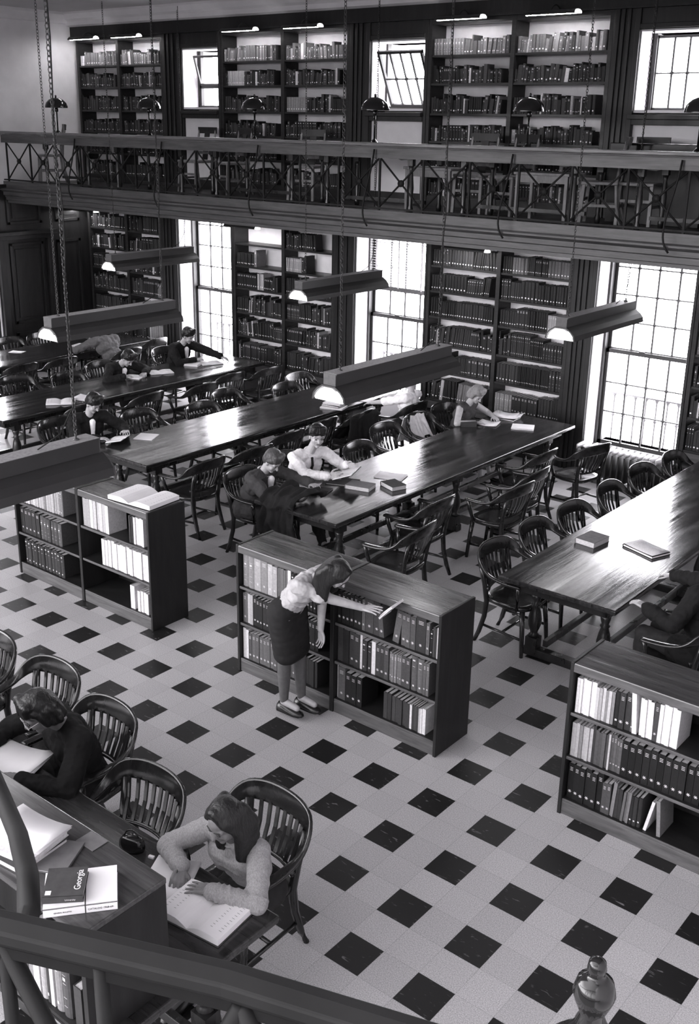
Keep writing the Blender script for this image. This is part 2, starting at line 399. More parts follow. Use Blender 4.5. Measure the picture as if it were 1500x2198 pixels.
# ground-floor double-hung windows
def sash(b, x0, x1, y, z0, z1, cols, rows, stile=.05, bar=.02):
    b.mat = 0
    b.box(x0, x0 + stile, y - .02, y + .02, z0, z1); b.box(x1 - stile, x1, y - .02, y + .02, z0, z1)
    b.box(x0, x1, y - .02, y + .02, z0, z0 + stile); b.box(x0, x1, y - .02, y + .02, z1 - stile, z1)
    b.mat = 1
    xi = [x0 + stile + (x1 - x0 - 2 * stile) * i / cols for i in range(1, cols)]
    zi = [z0 + stile + (z1 - z0 - 2 * stile) * i / rows for i in range(1, rows)]
    for x in xi: b.box(x - bar / 2, x + bar / 2, y - .012, y + .012, z0 + stile, z1 - stile)
    for z in zi: b.box(x0 + stile, x1 - stile, y - .008, y + .008, z - bar * .35, z + bar * .35)
    for x in xi:
        for z in zi: b.lathe((x, y, z), [(.001, -.018), (.026, -.01), (.026, .01), (.001, .018)], 8)
    b.mat = 0
for k, (x0, x1) in enumerate(WIN):
    b = MB(); a0, a1 = x0 + .03, x1 - .03
    b.box(x0 + .012, a0 + .01, YW - .07, YW + .09, zb, zt); b.box(a1 - .01, x1 - .012, YW - .07, YW + .09, zb, zt)
    sash(b, a0, a1, YW + .045, 1.53, zt - .02, 4, 4); sash(b, a0, a1, YW, zb, 1.57, 4, 3)
    b.box(a0 + .45, a0 + .52, YW - .03, YW - .01, 1.57, 1.585)
    w = struct(b.build('window_%d' % (k + 1), ['sash', 'bars']))
    MB().box(a0 + .04, a1 - .04, YW - .003, YW + .001, zb + .04, 1.54).build('window_glass', 'glass', w)
    MB().box(a0 + .04, a1 - .04, YW + .043, YW + .047, 1.56, zt - .05).build('window_glass', 'glass', w)
# Venetian blind drawn up at the middle window
t = empty('window_blind', (-4.39, YW - .12, 2.0)); tag(t, 'half-raised slatted window blind in the middle tall window', 'blind')
b = MB()
for i in range(26):
    z = .02 + i * .036
    b.bar((-.52, 0, z), (.52, 0, z), .045, .0015, up=(0, .25, 1))
o = b.build('slats', 'reveal', t)
b = MB(); b.box(-.53, .53, -.012, .012, -.055, -.005); b.build('bottom_rail', 'greycloth', t)
b = MB()
for x in (-.4, 0, .4): b.box(x - .012, x + .012, -.024, -.0235, -.02, .95)
b.build('tape', 'reveal', t)
# gallery windows
for k, (x0, x1) in enumerate(UW):
    b = MB(); y = YW + .0; a0, a1 = x0 + .012, x1 - .012
    if k == 2:
        b.box(x0 + .01, x0 + .07, y - .05, y + .05, ub, ut)
        sash(b, x0 + .05, x1 - .02, y, ub, ut - .02, 4, 2, .03)
        w = struct(b.build('window_7', ['sash', 'bars']))
        MB().box(a0 + .02, a1 - .02, y - .002, y + .002, ub + .02, ut - .04).build('window_glass', 'glass', w)
    elif k == 1:
        b.box(a0, a0 + .03, y - .04, y + .04, ub, ut); b.box(a1 - .03, a1, y - .04, y + .04, ub, ut); b.box(a0, a1, y - .04, y + .04, ub, ub + .03)
        w = struct(b.build('window_6', ['sash', 'bars']))
        # hopper sash leaning into the room
        b = MB(); b.T = Matrix.Translation((0, y - .02, ub + .03)) @ Matrix.Rotation(math.radians(27), 4, 'X')
        sash(b, a0 + .1, a1 - .03, 0, 0, .76, 4, 2, .035)
        b.build('open_sash', ['sash', 'bars'], w)
        b = MB(); b.T = Matrix.Translation((0, y - .02, ub + .03)) @ Matrix.Rotation(math.radians(27), 4, 'X'); b.box(a0 + .13, a1 - .06, -.002, .002, .03, .73)
        b.build('window_glass', 'glass', w)
    else:
        xm = -8.44
        b.box(a0, a1, y - .04, y + .04, ub, ub + .03); b.box(xm - .02, xm + .02, y - .03, y + .03, ub, ut); b.box(a0, a1, y - .03, y + .03, 4.66, 4.7)
        b.box(a0, a0 + .03, y - .04, y + .04, ub, ut); b.box(a1 - .03, a1, y - .04, y + .04, ub, ut)
        w = struct(b.build('window_5', ['sash', 'bars']))
        b = MB(); b.T = Matrix.Translation((0, y - .03, 4.7)) @ Matrix.Rotation(math.radians(18), 4, 'X'); b.box(xm, a1 - .03, -.012, .012, 0, .03); b.box(xm, xm + .03, -.012, .012, 0, .45); b.box(a1 - .06, a1 - .03, -.012, .012, 0, .45); b.box(xm, a1 - .03, -.012, .012, .42, .45)
        b.build('open_sash', 'sash', w)
        MB().box(a0 + .02, a1 - .02, y - .002, y + .002, ub + .02, 4.67).build('window_glass', 'glass', w)
# iron balconies outside the tall windows
for k, (x0, x1) in enumerate(WIN):
    t = empty('balcony_railing', ((x0 + x1) / 2, 8.62, 0)); tag(t, 'thin ornamental iron balcony railing outside the %s tall window' % ['left', 'middle', 'right'][k], 'railing', 'balcony railings outside the tall windows')
    b = MB(); b.bar((-1, 0, .82), (1, 0, .82), .03, .02); b.bar((-1, 0, .1), (1, 0, .1), .03, .02); b.build('rails', 'outiron', t)
    b = MB()
    for i in range(-6, 7):
        x = i * .15; b.tube([(x, 0, .1), (x, 0, .5), (x, 0, .82)], .011, 6)
        b.lathe((x, 0, .52), [(.004, -.03), (.03, 0), (.004, .03)], 8); b.lathe((x, 0, .78), [(.004, -.03), (.03, .03)], 8)
    b.build('bars', 'outiron', t)
    MB().box(-1.0, 1.0, -.35, .1, -.05, .0).build('slab', 'outiron', t)

# gallery railing ------------------------------------------------------------
def railing_panel(b_, x0, x1, y, z0, z1, r=.011):
    xm = (x0 + x1) / 2; zm = (z0 + z1) / 2
    b_.tube([(x0, y, z1), (xm, y, zm), (x1, y, z0)], r, 6); b_.tube([(x1, y, z1), (xm, y, zm), (x0, y, z0)], r, 6)
    b_.T = Matrix.Translation((xm, y, zm)) @ Matrix.Rotation(PI / 2, 4, 'X')
    b_.lathe((0, 0, 0), [(.001, -.02), (.04, -.015), (.04, .015), (.001, .02)], 12); b_.T = None
gr = empty('gallery_railing', (-3.8, 6.0, GZ)); tag(gr, 'long iron and wood railing with crossed bars along the far gallery', 'railing')
def rel(o, par): o.parent = par; o.matrix_parent_inverse = Matrix.Translation(par.location).inverted(); return o
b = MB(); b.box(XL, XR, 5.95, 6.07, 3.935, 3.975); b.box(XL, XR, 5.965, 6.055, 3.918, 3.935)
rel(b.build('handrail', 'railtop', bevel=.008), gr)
rel(MB().box(XL, XR, 5.985, 6.02, 3.80, 3.918).build('rail_board', 'fascia'), gr)
rel(MB().box(XL, XR, 5.985, 6.015, 3.215, 3.235).build('bottom_rail', 'iron'), gr)
x = -11.08; posts = []
while x < 5.2: posts.append(x); x += .636
for i, x in enumerate(posts[:-1]):
    b = MB(); railing_panel(b, x, posts[i + 1], 6.0, 3.235, 3.81); rel(b.build('crossed_bars', 'iron'), gr)
for i, x in enumerate(posts):
    b = MB(); b.box(x - .012, x + .012, 5.99, 6.01, 3.20, 3.81); rel(b.build('baluster', 'iron'), gr)
for px, py in ((152, 428), (335, 440), (538, 465), (782, 488), (1072, 515), (1425, 545)):
    p = aty(px, py, 5.84); x = p.x - .02
    b = MB(); b.tube(bez((x + .05, 5.96, 3.90), (x + .03, 5.92, 3.5), (x - .10, 5.80, 3.18), (x + .06, 5.84, 3.02), 12), .011, 8)
    rel(b.build('curved_stay', 'iron'), gr)

# ================================================================== BOOKS
def book_geo(b, x, y, z, t, d, h, kind=0, lean=0.0, shade=None, covers=0, pages=1, mark=2, attr=True):
    """upright book: spine at y facing -Y, x..x+t, z..z+h; kind 0 flat, 1 rounded with bands, 2 rounded with dot, 3 flat with emblem, 4 banded label"""
    T0 = b.T
    if lean: b.T = (T0 or Matrix()) @ Matrix.Translation((x, y, z)) @ Matrix.Rotation(lean, 4, 'Y') @ Matrix.Translation((-x, -y, -z))
    def sh(s_): b.shade = s_ if shade is not None else None
    sh(shade); b.mat = covers
    c = min(.003, t * .12)
    if kind in (1, 2, 4):
        r = min(t * .22, .009); prof = [(0, r), (t * .2, r * .3), (t * .5, 0), (t * .8, r * .3), (t, r)]
    else: prof = [(0, 0), (t, 0)]
    n = len(prof)
    # spine shell + boards + top edge of boards
    vs = []
    for zz in (0, h):
        vs += [(x + a, y + q, z + zz) for a, q in prof] + [(x + t, y + d, z + zz), (x, y + d, z + zz)]
    k = n + 2
    fs = [(i, i + 1, i + 1 + k, i + k) for i in range(n - 1)] + [(n - 1, n, n + k, n - 1 + k), (n + 1, 0, k, n + 1 + k), tuple(range(k))[::-1]]
    b.add(vs, fs)
    # board rims at the top (thin covers), page block slightly sunk
    b.add([(x, y + prof[0][1], z + h), (x + c, y + prof[0][1], z + h), (x + c, y + d, z + h), (x, y + d, z + h)], [(0, 1, 2, 3)])
    b.add([(x + t - c, y + prof[-1][1], z + h), (x + t, y + prof[-1][1], z + h), (x + t, y + d, z + h), (x + t - c, y + d, z + h)], [(0, 1, 2, 3)])
    q = prof[0][1]
    b.add([(x + a, y + p_, z + h) for a, p_ in prof] + [(x + t - c, y + q + .004, z + h), (x + c, y + q + .004, z + h)], [tuple(range(n + 2))])
    b.mat = pages; sh(.30 if shade is None or shade < .3 else .55)
    b.add([(x + c, y + q + .004, z + h - .003), (x + t - c, y + q + .004, z + h - .003), (x + t - c, y + d - .003, z + h - .003), (x + c, y + d - .003, z + h - .003)], [(0, 1, 2, 3)])
    b.add([(x + c, y + d - .003, z), (x + c, y + d - .003, z + h - .003), (x + t - c, y + d - .003, z + h - .003), (x + t - c, y + d - .003, z)], [(0, 1, 2, 3)])
    b.mat = mark; sh(.85)
    e = .0012
    def quad(xa, xb, za, zb): b.add([(x + xa * t, y - e, z + za * h), (x + xb * t, y - e, z + za * h), (x + xb * t, y - e, z + zb * h), (x + xa * t, y - e, z + zb * h)], [(0, 1, 2, 3)])
    if kind == 2:
        quad(.3, .7, .16, .16 + .36 * t / h)
    elif kind == 3:
        for za in (.8, .84, .88): quad(.25, .75, za, za + .012)
        cx_, cz_, rr = x + t / 2, z + h * .2, min(t * .3, .011)
        for a in (0, PI / 3, 2 * PI / 3):
            dx, dz = math.cos(a) * rr, math.sin(a) * rr; nx, nz = -math.sin(a) * rr * .16, math.cos(a) * rr * .16
            b.add([(cx_ - dx - nx, y - e, cz_ - dz - nz), (cx_ + dx - nx, y - e, cz_ + dz - nz), (cx_ + dx + nx, y - e, cz_ + dz + nz), (cx_ - dx + nx, y - e, cz_ - dz + nz)], [(0, 1, 2, 3)])
    elif kind == 1:
        for za in (.2, .36, .62, .78): quad(.3, .7, za, za + .007)
        quad(.34, .66, .68, .735)
    elif kind == 4:
        quad(.3, .7, .86, .90); quad(.3, .7, .70, .71); quad(.38, .62, .12, .17)
    b.T = T0; b.shade = None; b.mat = 0
# unit prototypes (1 x 1 x 1 scaled per copy would distort marks, so per-size buckets)
PROTO = {}
NB = [0]
USED = set()
def book(x, y, z, t, d, h, shade, kind=0, lean=0.0, rz=0.0, label=None, group=None):
    key = (round(t / .006), round(d / .03), round(h / .02), kind)
    t_, d_, h_ = key[0] * .006, key[1] * .03, key[2] * .02
    t_ = max(t_, .006)
    if key not in PROTO:
        b = MB(); book_geo(b, -t_ / 2, 0, 0, t_, d_, h_, kind)
        me = b.mesh('book', ['book', 'pages', 'mark'])
        PROTO[key] = bpy.data.objects.new('book', me); o = PROTO[key]
    else: o = PROTO[key].copy()
    COL.objects.link(o)
    o.location = (x + (h_ * math.sin(lean) * 0), y, z); o.rotation_euler = (0, lean, rz)
    o.scale = (t / t_, d / d_, h / h_)
    o.color = (shade, shade * .98, shade * 1.005, 1)
    o['label'] = label or 'book'; o['category'] = 'book'
    if group: o['group'] = group
    elif 'group' in o: del o['group']
    NB[0] += 1
    return o
def sname(s_): return 'black' if s_ < .02 else 'dark' if s_ < .07 else 'mid-grey' if s_ < .2 else 'pale grey' if s_ < .42 else 'white'
def row(x0, y, z, segs, place, group, cnt0=0, dirx=1):
    """segs: list of (width, n, height, depth, shade, kind, lean)"""
    x = x0; k = cnt0
    for sg in segs:
        if sg[0] == 'gap': x += sg[1]; continue
        w, n, h, d, sh, kind, lean = sg
        t = w / n
        for i in range(n):
            s2 = sh * random.uniform(.75, 1.3); s2 = min(s2, .62) if s2 > .3 else s2 * .75; h2 = h * random.uniform(.965, 1.02)
            sz = 'thick' if t > .045 else 'thin' if t < .022 else 'medium'
            yy = y + random.uniform(0, .012)
            if lean: xx = x + t / 2; zz = z + abs(math.sin(lean)) * t / 2
            else: xx = x + t / 2; zz = z
            book(xx, yy, zz, t * .95, d, h2, s2, kind, lean, label='%s %s book, %s from left %s' % (sz, sname(s2), ORD[k], place), group=group)
            x += t; k += 1
    return k

def low_case(xa, xb, xm, y0, y1, nm, label, ztop=1.09):
    t = empty('low_bookcase', ((xa + xb) / 2, (y0 + y1) / 2, 0)); tag(t, label, 'bookcase', 'low bookcases in a row across the floor')
    def A(b, n, mt, bev=.004): return rel(b.build(n, mt, bevel=bev), t)
    for (a, c) in ((xa, xm), (xm, xb)):
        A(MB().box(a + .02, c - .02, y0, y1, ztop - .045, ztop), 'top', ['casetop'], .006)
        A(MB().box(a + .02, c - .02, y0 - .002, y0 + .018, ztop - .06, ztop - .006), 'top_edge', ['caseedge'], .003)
        A(MB().box(a + .03, c - .03, y1 - .02, y1 - .005, .1, ztop - .05), 'back_panel', 'caseend')
        for z in (.115, .43, .745): A(MB().box(a + .02, c - .02, y0 + .012, y1 - .02, z - .022, z), 'shelf', 'caseend' if 0 else 'shelfwood')
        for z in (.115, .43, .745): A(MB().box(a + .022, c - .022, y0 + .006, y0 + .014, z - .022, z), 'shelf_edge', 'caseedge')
        A(MB().box(a + .02, c - .02, y0 + .006, y0 + .024, 0.0, .095), 'toe_board', 'caseedge')
        A(MB().box(a + .02, c - .02, y0 + .03, y0 + .05, .095, .2), 'kick', 'caseend') if 0 else None
    A(MB().box(xa, xa + .025, y0 - .004, y1, 0, ztop + .005), 'side_panel', 'caseend')
    A(MB().box(xb - .025, xb, y0 - .004, y1, 0, ztop + .005), 'side_panel', 'caseend')
    A(MB().box(xm - .018, xm + .018, y0 - .003, y1, 0, ztop + .002), 'divider', 'caseend')
    return t
Y0, Y1 = .90, 1.31
low_case(-3.82, -1.87, -2.835, Y0, Y1, 'a', 'low double bookcase with large open volume on top, left of the aisle')
low_case(-.84, 1.095, .14, Y0, Y1, 'b', 'low double bookcase beside the bending woman, centre of the floor')
low_case(2.05, 4.0, 3.03, Y0, Y1, 'c', 'low bookcase of white pamphlets at the right edge')
ZR = [.745, .43, .115]
yb = Y0 + .03
RN = ['top shelf', 'middle shelf', 'bottom shelf']
def R(case, half, r, segs, x0, cnt=0):
    place = '%s, %s' % (RN[r], {('a', 0): 'leftmost low bookcase', ('a', 1): 'leftmost low bookcase, right half', ('b', 0): 'low bookcase behind bending woman', ('b', 1): 'low bookcase before bending woman', ('c', 0): 'rightmost low bookcase'}[(case, half)])
    return row(x0, yb, ZR[r], segs, place, 'books in the low bookcases', cnt)
R('a', 0, 0, [(.30, 9, .25, .2, .5, 4, 0), (.24, 6, .25, .2, .34, 1, 0), (.14, 4, .25, .2, .3, 4, 0)], -3.78)
R('a', 0, 1, [(.30, 5, .25, .2, .03, 3, 0), (.33, 6, .23, .18, .1, 1, 0)], -3.79)
R('a', 0, 2, [(.62, 12, .24, .18, .045, 4, 0)], -3.77)
R('a', 1, 0, [(.10, 3, .27, .2, .4, 0, 0), (.26, 6, .27, .2, .5, 0, 0), ('gap', .27), (.06, 3, .25, .2, .04, 0, 0), (.13, 5, .25, .2, .6, 0, 0)], -2.80)
R('a', 1, 1, [('gap', .24), (.62, 15, .25, .2, .68, 0, 0)], -2.80)
R('a', 1, 2, [('gap', .6), (.06, 1, .22, .18, .6, 0, 0), ('gap', .04), (.14, 4, .2, .18, .6, 0, 0)], -2.80)
R('b', 0, 0, [(.13, 2, .275, .2, .32, 1, 0), (.14, 2, .27, .2, .25, 3, 0), (.10, 2, .26, .2, .3, 3, 0), (.11, 6, .26, .2, .16, 0, 0), (.03, 1, .26, .2, .7, 0, 0), (.3, 8, .25, .2, .03, 4, 0)], -.81)
R('b', 0, 1, [(.045, 1, .25, .2, .2, 3, 0), (.03, 1, .25, .2, .5, 0, 0), (.035, 1, .25, .2, .4, 0, 0), (.48, 14, .25, .2, .025, 3, 0), (.2, 6, .24, .2, .02, 3, 0)], -.81)
R('b', 0, 2, [(.06, 2, .26, .2, .75, 0, 0), (.5, 13, .24, .2, .12, 3, 0), ('gap', .1), (.12, 4, .22, .2, .03, 0, 0)], -.81)
R('b', 1, 0, [(.22, 6, .25, .2, .02, 3, 0), (.03, 1, .25, .2, .1, 3, 0), (.075, 1, .27, .2, .07, 3, 0), (.06, 1, .26, .2, .05, 3, 0), (.04, 1, .25, .2, .08, 3, -.12), ('gap', .07), (.055, 1, .255, .2, .12, 3, .14), ('gap', .02), (.08, 2, .255, .2, .09, 3, 0), (.045, 1, .255, .2, .11, 3, 0), (.085, 1, .26, .2, .05, 3, 0), (.03, 1, .24, .2, .1, 3, 0), (.03, 1, .2, .2, .02, 4, 0), (.035, 2, .23, .2, .05, 0, 0), (.02, 1, .24, .2, .55, 0, 0)], .165)
R('b', 1, 1, [(.05, 1, .28, .2, .05, 0, 0), (.06, 1, .27, .2, .02, 0, 0), (.10, 2, .27, .2, .045, 3, 0), (.02, 1, .28, .2, .8, 0, 0), (.09, 2, .24, .2, .06, 4, 0), (.035, 1, .26, .2, .8, 0, 0), (.12, 3, .25, .2, .06, 3, 0), (.11, 5, .23, .2, .2, 3, 0), (.08, 2, .24, .2, .06, 3, 0), (.11, 2, .27, .2, .15, 4, 0), (.05, 2, .25, .2, .12, 3, 0)], .165)
R('b', 1, 2, [(.01, 1, .27, .2, .3, 0, 0), (.07, 1, .27, .2, .13, 3, 0), (.16, 3, .24, .2, .02, 3, 0), ('gap', .2), (.07, 2, .22, .2, .04, 0, 0), (.16, 5, .2, .18, .05, 0, 0), (.02, 1, .2, .18, .5, 0, 0), (.06, 3, .2, .18, .06, 0, 0), (.03, 2, .2, .18, .5, 0, 0), (.03, 1, .2, .18, .7, 0, 0)], .165)
R('c', 0, 0, [(.13, 7, .245, .2, .8, 0, 0), (.12, 6, .225, .2, .36, 0, 0), (.035, 1, .23, .2, .02, 2, 0), (.075, 2, .25, .2, .045, 3, 0), (.02, 1, .2, .2, .1, 2, 0), (.03, 1, .27, .2, .8, 0, -.09), ('gap', .01), (.085, 4, .255, .2, .75, 0, -.03), (.03, 1, .26, .2, .06, 3, 0), (.125, 5, .265, .2, .8, 0, 0)], 2.09)
R('c', 0, 1, [(.03, 1, .24, .2, .3, 0, 0), (.11, 5, .24, .2, .3, 0, 0), (.02, 1, .27, .2, .05, 0, 0), (.09, 4, .24, .2, .1, 0, 0), (.012, 1, .26, .2, .5, 0, 0), (.075, 4, .25, .2, .1, 3, 0), (.5, 11, .25, .2, .015, 3, 0)], 2.085)
R('c', 0, 2, [(.24, 6, .26, .2, .014, 3, 0), (.06, 2, .22, .2, .08, 3, 0), (.025, 2, .25, .2, .2, 0, .05), (.05, 2, .22, .2, .05, 0, 0), (.05, 3, .22, .2, .16, 0, .05), (.08, 3, .21, .2, .035, 2, 0), ('gap', .02), (.02, 1, .22, .2, .6, 0, .18), ('gap', .07), (.025, 1, .24, .2, .3, 0, -.1)], 2.085)
# round sticker with an S on a dark spine of the bottom shelf
p = atz(1278, 1669, .32)
# ------------------------------------------------------------------ wall cases
LZ = [.56, .965, 1.335, 1.715, 2.06, 2.40, 2.74]
UZ = [GZ + .13, 3.65, 3.985, 4.325, 4.685, 5.02, 5.36]
def wall_case(xa, xb, xm, zs, z0, z1, label, group, lower):
    t = empty('wall_bookcase', ((xa + xb) / 2, YC + .1, z0)); tag(t, label, 'bookcase', group)
    def A(b, n, mt, bev=0): return rel(b.build(n, mt, bevel=bev), t)
    A(MB().box(xa, xb, YC + .315, YC + .335, z0, z1), 'back_panel', 'casepaint')
    for x in (xa, xm - .03, xb - .05): A(MB().box(x, x + .05 + .01 * (x == xm - .03), YC, YC + .315, z0, z1), 'upright', 'shelfwood', .003)
    for a, c in ((xa + .05, xm - .03), (xm + .03, xb - .05)):
        for z in zs[:-1]: A(MB().box(a, c, YC + .015, YC + .315, z - .028, z), 'shelf', 'shelfwood', .002)
    A(MB().box(xa, xb, YC + .005, YC + .33, z1 - .06, z1), 'head_board', 'shelfwood', .004)
    if lower:
        A(MB().box(xa, xb, YC + .01, YC + .03, .42, .53), 'apron', 'fascia', .003)
        A(MB().box(xa - .0, xb, YC - .12, YC + .3, .36, .40), 'ledge', 'shelfwood', .006)
        A(MB().box(xa, xb, YC + .02, YC + .04, 0, .36), 'base_panel', 'shelfwood')
    else: A(MB().box(xa, xb, YC + .01, YC + .03, z0, zs[0] - .02), 'toe_board', 'shelfwood')
    return t
mids = [-10.02, -6.40, -2.63, 1.08]
pos = ['far left', 'between the left and middle windows', 'between the middle and right windows', 'at the right edge']
for k in range(4):
    wall_case(CL[k][0], CL[k][1], mids[k], LZ, 0, 2.94, 'tall dark wooden wall bookcase under the gallery, %s' % pos[k], 'ground floor wall bookcases', True)
    wall_case(CU[k][0], CU[k][1], mids[k], UZ, GZ, 5.44, 'tall dark wooden wall bookcase up on the gallery, %s' % pos[k], 'gallery wall bookcases', False)
stuff = MB(); rnd = random.Random(3)
def fill(a, c, z, hmax, style, indiv=None):
    """fill a shelf compartment from a to c"""
    x = a + .004; left = c - a
    fillto = a + left * style.get('full', 1)
    k = 0; base = style.get('shade', .03); run = 0
    while x < fillto - .01:
        if run <= 0:
            run = rnd.randint(3, 10); setd = rnd.random() < style.get('sets', .55)
            bt = rnd.uniform(.024, .05); bh = rnd.uniform(.60, .80) * hmax; bs = base * rnd.uniform(.5, 1.8); bk = rnd.choice([1, 2, 2, 2, 4, 2, 3])
            if rnd.random() < .12: bs = rnd.uniform(.12, .35)
            ln = rnd.choice([0, 0, 0, 0, .1, -.08]) if style.get('lean', True) else 0
        run -= 1
        if setd: t, h, s_, kd = bt, bh, bs * rnd.uniform(.9, 1.1), bk
        else:
            t = rnd.uniform(.014, .055); h = rnd.uniform(.55, .84) * hmax; s_ = base * rnd.uniform(.4, 2.4); kd = rnd.choice([0, 1, 2, 2, 3, 4])
            if rnd.random() < .06: s_ = rnd.uniform(.3, .6)
        if x + t > c - .003: break
        d = rnd.uniform(.16, .22); yy = YC + .03 + rnd.uniform(0, .02)
        if indiv:
            book(x + t / 2, yy, z, t * .96, d, h, s_, kd, 0, label='%s %s book, %s from left %s' % ('thick' if t > .042 else 'slim' if t < .022 else 'medium', sname(s_), ORD[min(k, 32)], indiv), group='books on the wall shelves')
        else: book_geo(stuff, x, yy, z, t * .96, d, h, kd, ln if x + h * abs(ln) + t < c - .01 and x - h * abs(ln) > a else 0, shade=s_)
        x += t; k += 1
        if k > 30: break
for k in range(4):
    for side in (0, 1):
        for lvl, zs, CC in ((0, LZ, CL), (1, UZ, CU)):
            if k == 3 and side == 1: continue
            a, c = ((CC[k][0] + .05, mids[k] - .03), (mids[k] + .03, CC[k][1] - .05))[side]
            for r in range(6):
                hm = zs[r + 1] - zs[r] - .03
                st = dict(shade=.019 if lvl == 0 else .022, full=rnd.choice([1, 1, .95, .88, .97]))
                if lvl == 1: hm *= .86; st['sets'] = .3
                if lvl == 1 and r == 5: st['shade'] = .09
                if lvl == 0 and k == 2 and side == 1: st = dict(shade=.02, full=1, sets=.95, lean=False); hm *= 1.06
                if lvl == 0 and k == 1 and side == 0 and r in (5,): continue
                if lvl == 0 and k == 1 and r == 4: st['full'] = .42
                if lvl == 0 and k == 1 and r == 5: st['full'] = .6
                ind = None
                if lvl == 0 and k == 2 and side == 1 and r in (0, 1, 2):
                    ind = 'on wall shelf %s right of the blonde woman' % ['bottom, lowest', 'second from bottom', 'third from bottom'][r] if 0 else 'on %s shelf, wall case by right window' % ['lowest', 'second lowest', 'third lowest'][r]
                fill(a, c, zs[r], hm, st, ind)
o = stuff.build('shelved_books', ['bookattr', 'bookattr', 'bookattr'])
tag(o, 'hundreds of mostly dark bound books filling the wall shelves on both floors', 'books', kind='stuff')

# ================================================================== TABLES
TBL = None
def make_table(L, Wd, label, loc, rz=0):
    t = empty('library_table', loc, rz); tag(t, label, 'table', 'long library tables')
    b = MB(); b.box(-Wd / 2, Wd / 2, -L / 2, L / 2, .718, .76); b.build('tabletop', 'tabletop', t, bevel=.012, seg=3)
    b = MB()
    for s_ in (-1, 1): b.box(s_ * (Wd / 2 - .12), s_ * (Wd / 2 - .145), -L / 2 + .1, L / 2 - .1, .63, .718)
    for s_ in (-1, 1): b.box(-Wd / 2 + .12, Wd / 2 - .12, s_ * (L / 2 - .1), s_ * (L / 2 - .125), .63, .718)
    b.build('apron', 'tablewood', t)
    for yy in (-L / 2 + .3, 0, L / 2 - .3):
        for xx in (-.31, .31):
            b = MB(); b.box(xx - .05, xx + .05, yy - .05, yy + .05, .56, .72); b.box(xx - .05, xx + .05, yy - .05, yy + .05, .03, .17)
            b.lathe((xx, yy, 0), [(.03, .17), (.045, .185), (.03, .20), (.034, .22), (.055, .28), (.058, .33), (.045, .40), (.03, .45), (.042, .465), (.028, .48), (.04, .52), (.045, .56)], 14)
            b.build('leg', 'tablewood', t)
        MB().box(-.38, .38, yy - .045, yy + .045, 0, .075).build('foot_beam', 'tablewood', t, bevel=.01)
        MB().box(-.27, .27, yy - .03, yy + .03, .62, .70).build('cross_rail', 'tablewood', t)
    for xx in (-.2, .2): MB().box(xx - .022, xx + .022, -L / 2 + .3, L / 2 - .3, .10, .16).build('stretcher', 'tablewood', t, bevel=.006)
    return t
TY0, TY1 = 2.41, 6.96; TL = TY1 - TY0
TX = [1.135, -1.6, -4.19, -6.78, -9.33]
names = ['long polished table nearest the right edge, under the right window glare', 'long table where the white-shirted boy with tie reads', 'long table with empty glossy centre, boy in dark jacket at its near end', 'long table where two boys in dark jackets write by the left window', 'farthest left long table, in shadow by the panelled wall']
base = make_table(TL, 1.03, names[0], (TX[0], (TY0 + TY1) / 2, 0))
for i in range(1, 5):
    c = copy_tree(base); c.location.x = TX[i]; c['label'] = names[i]
c = make_table(4.5, 1.03, 'foreground library table with raised book shelf, girl reading at its corner', (1.93 - 2.25, -2.115, 0), PI / 2)

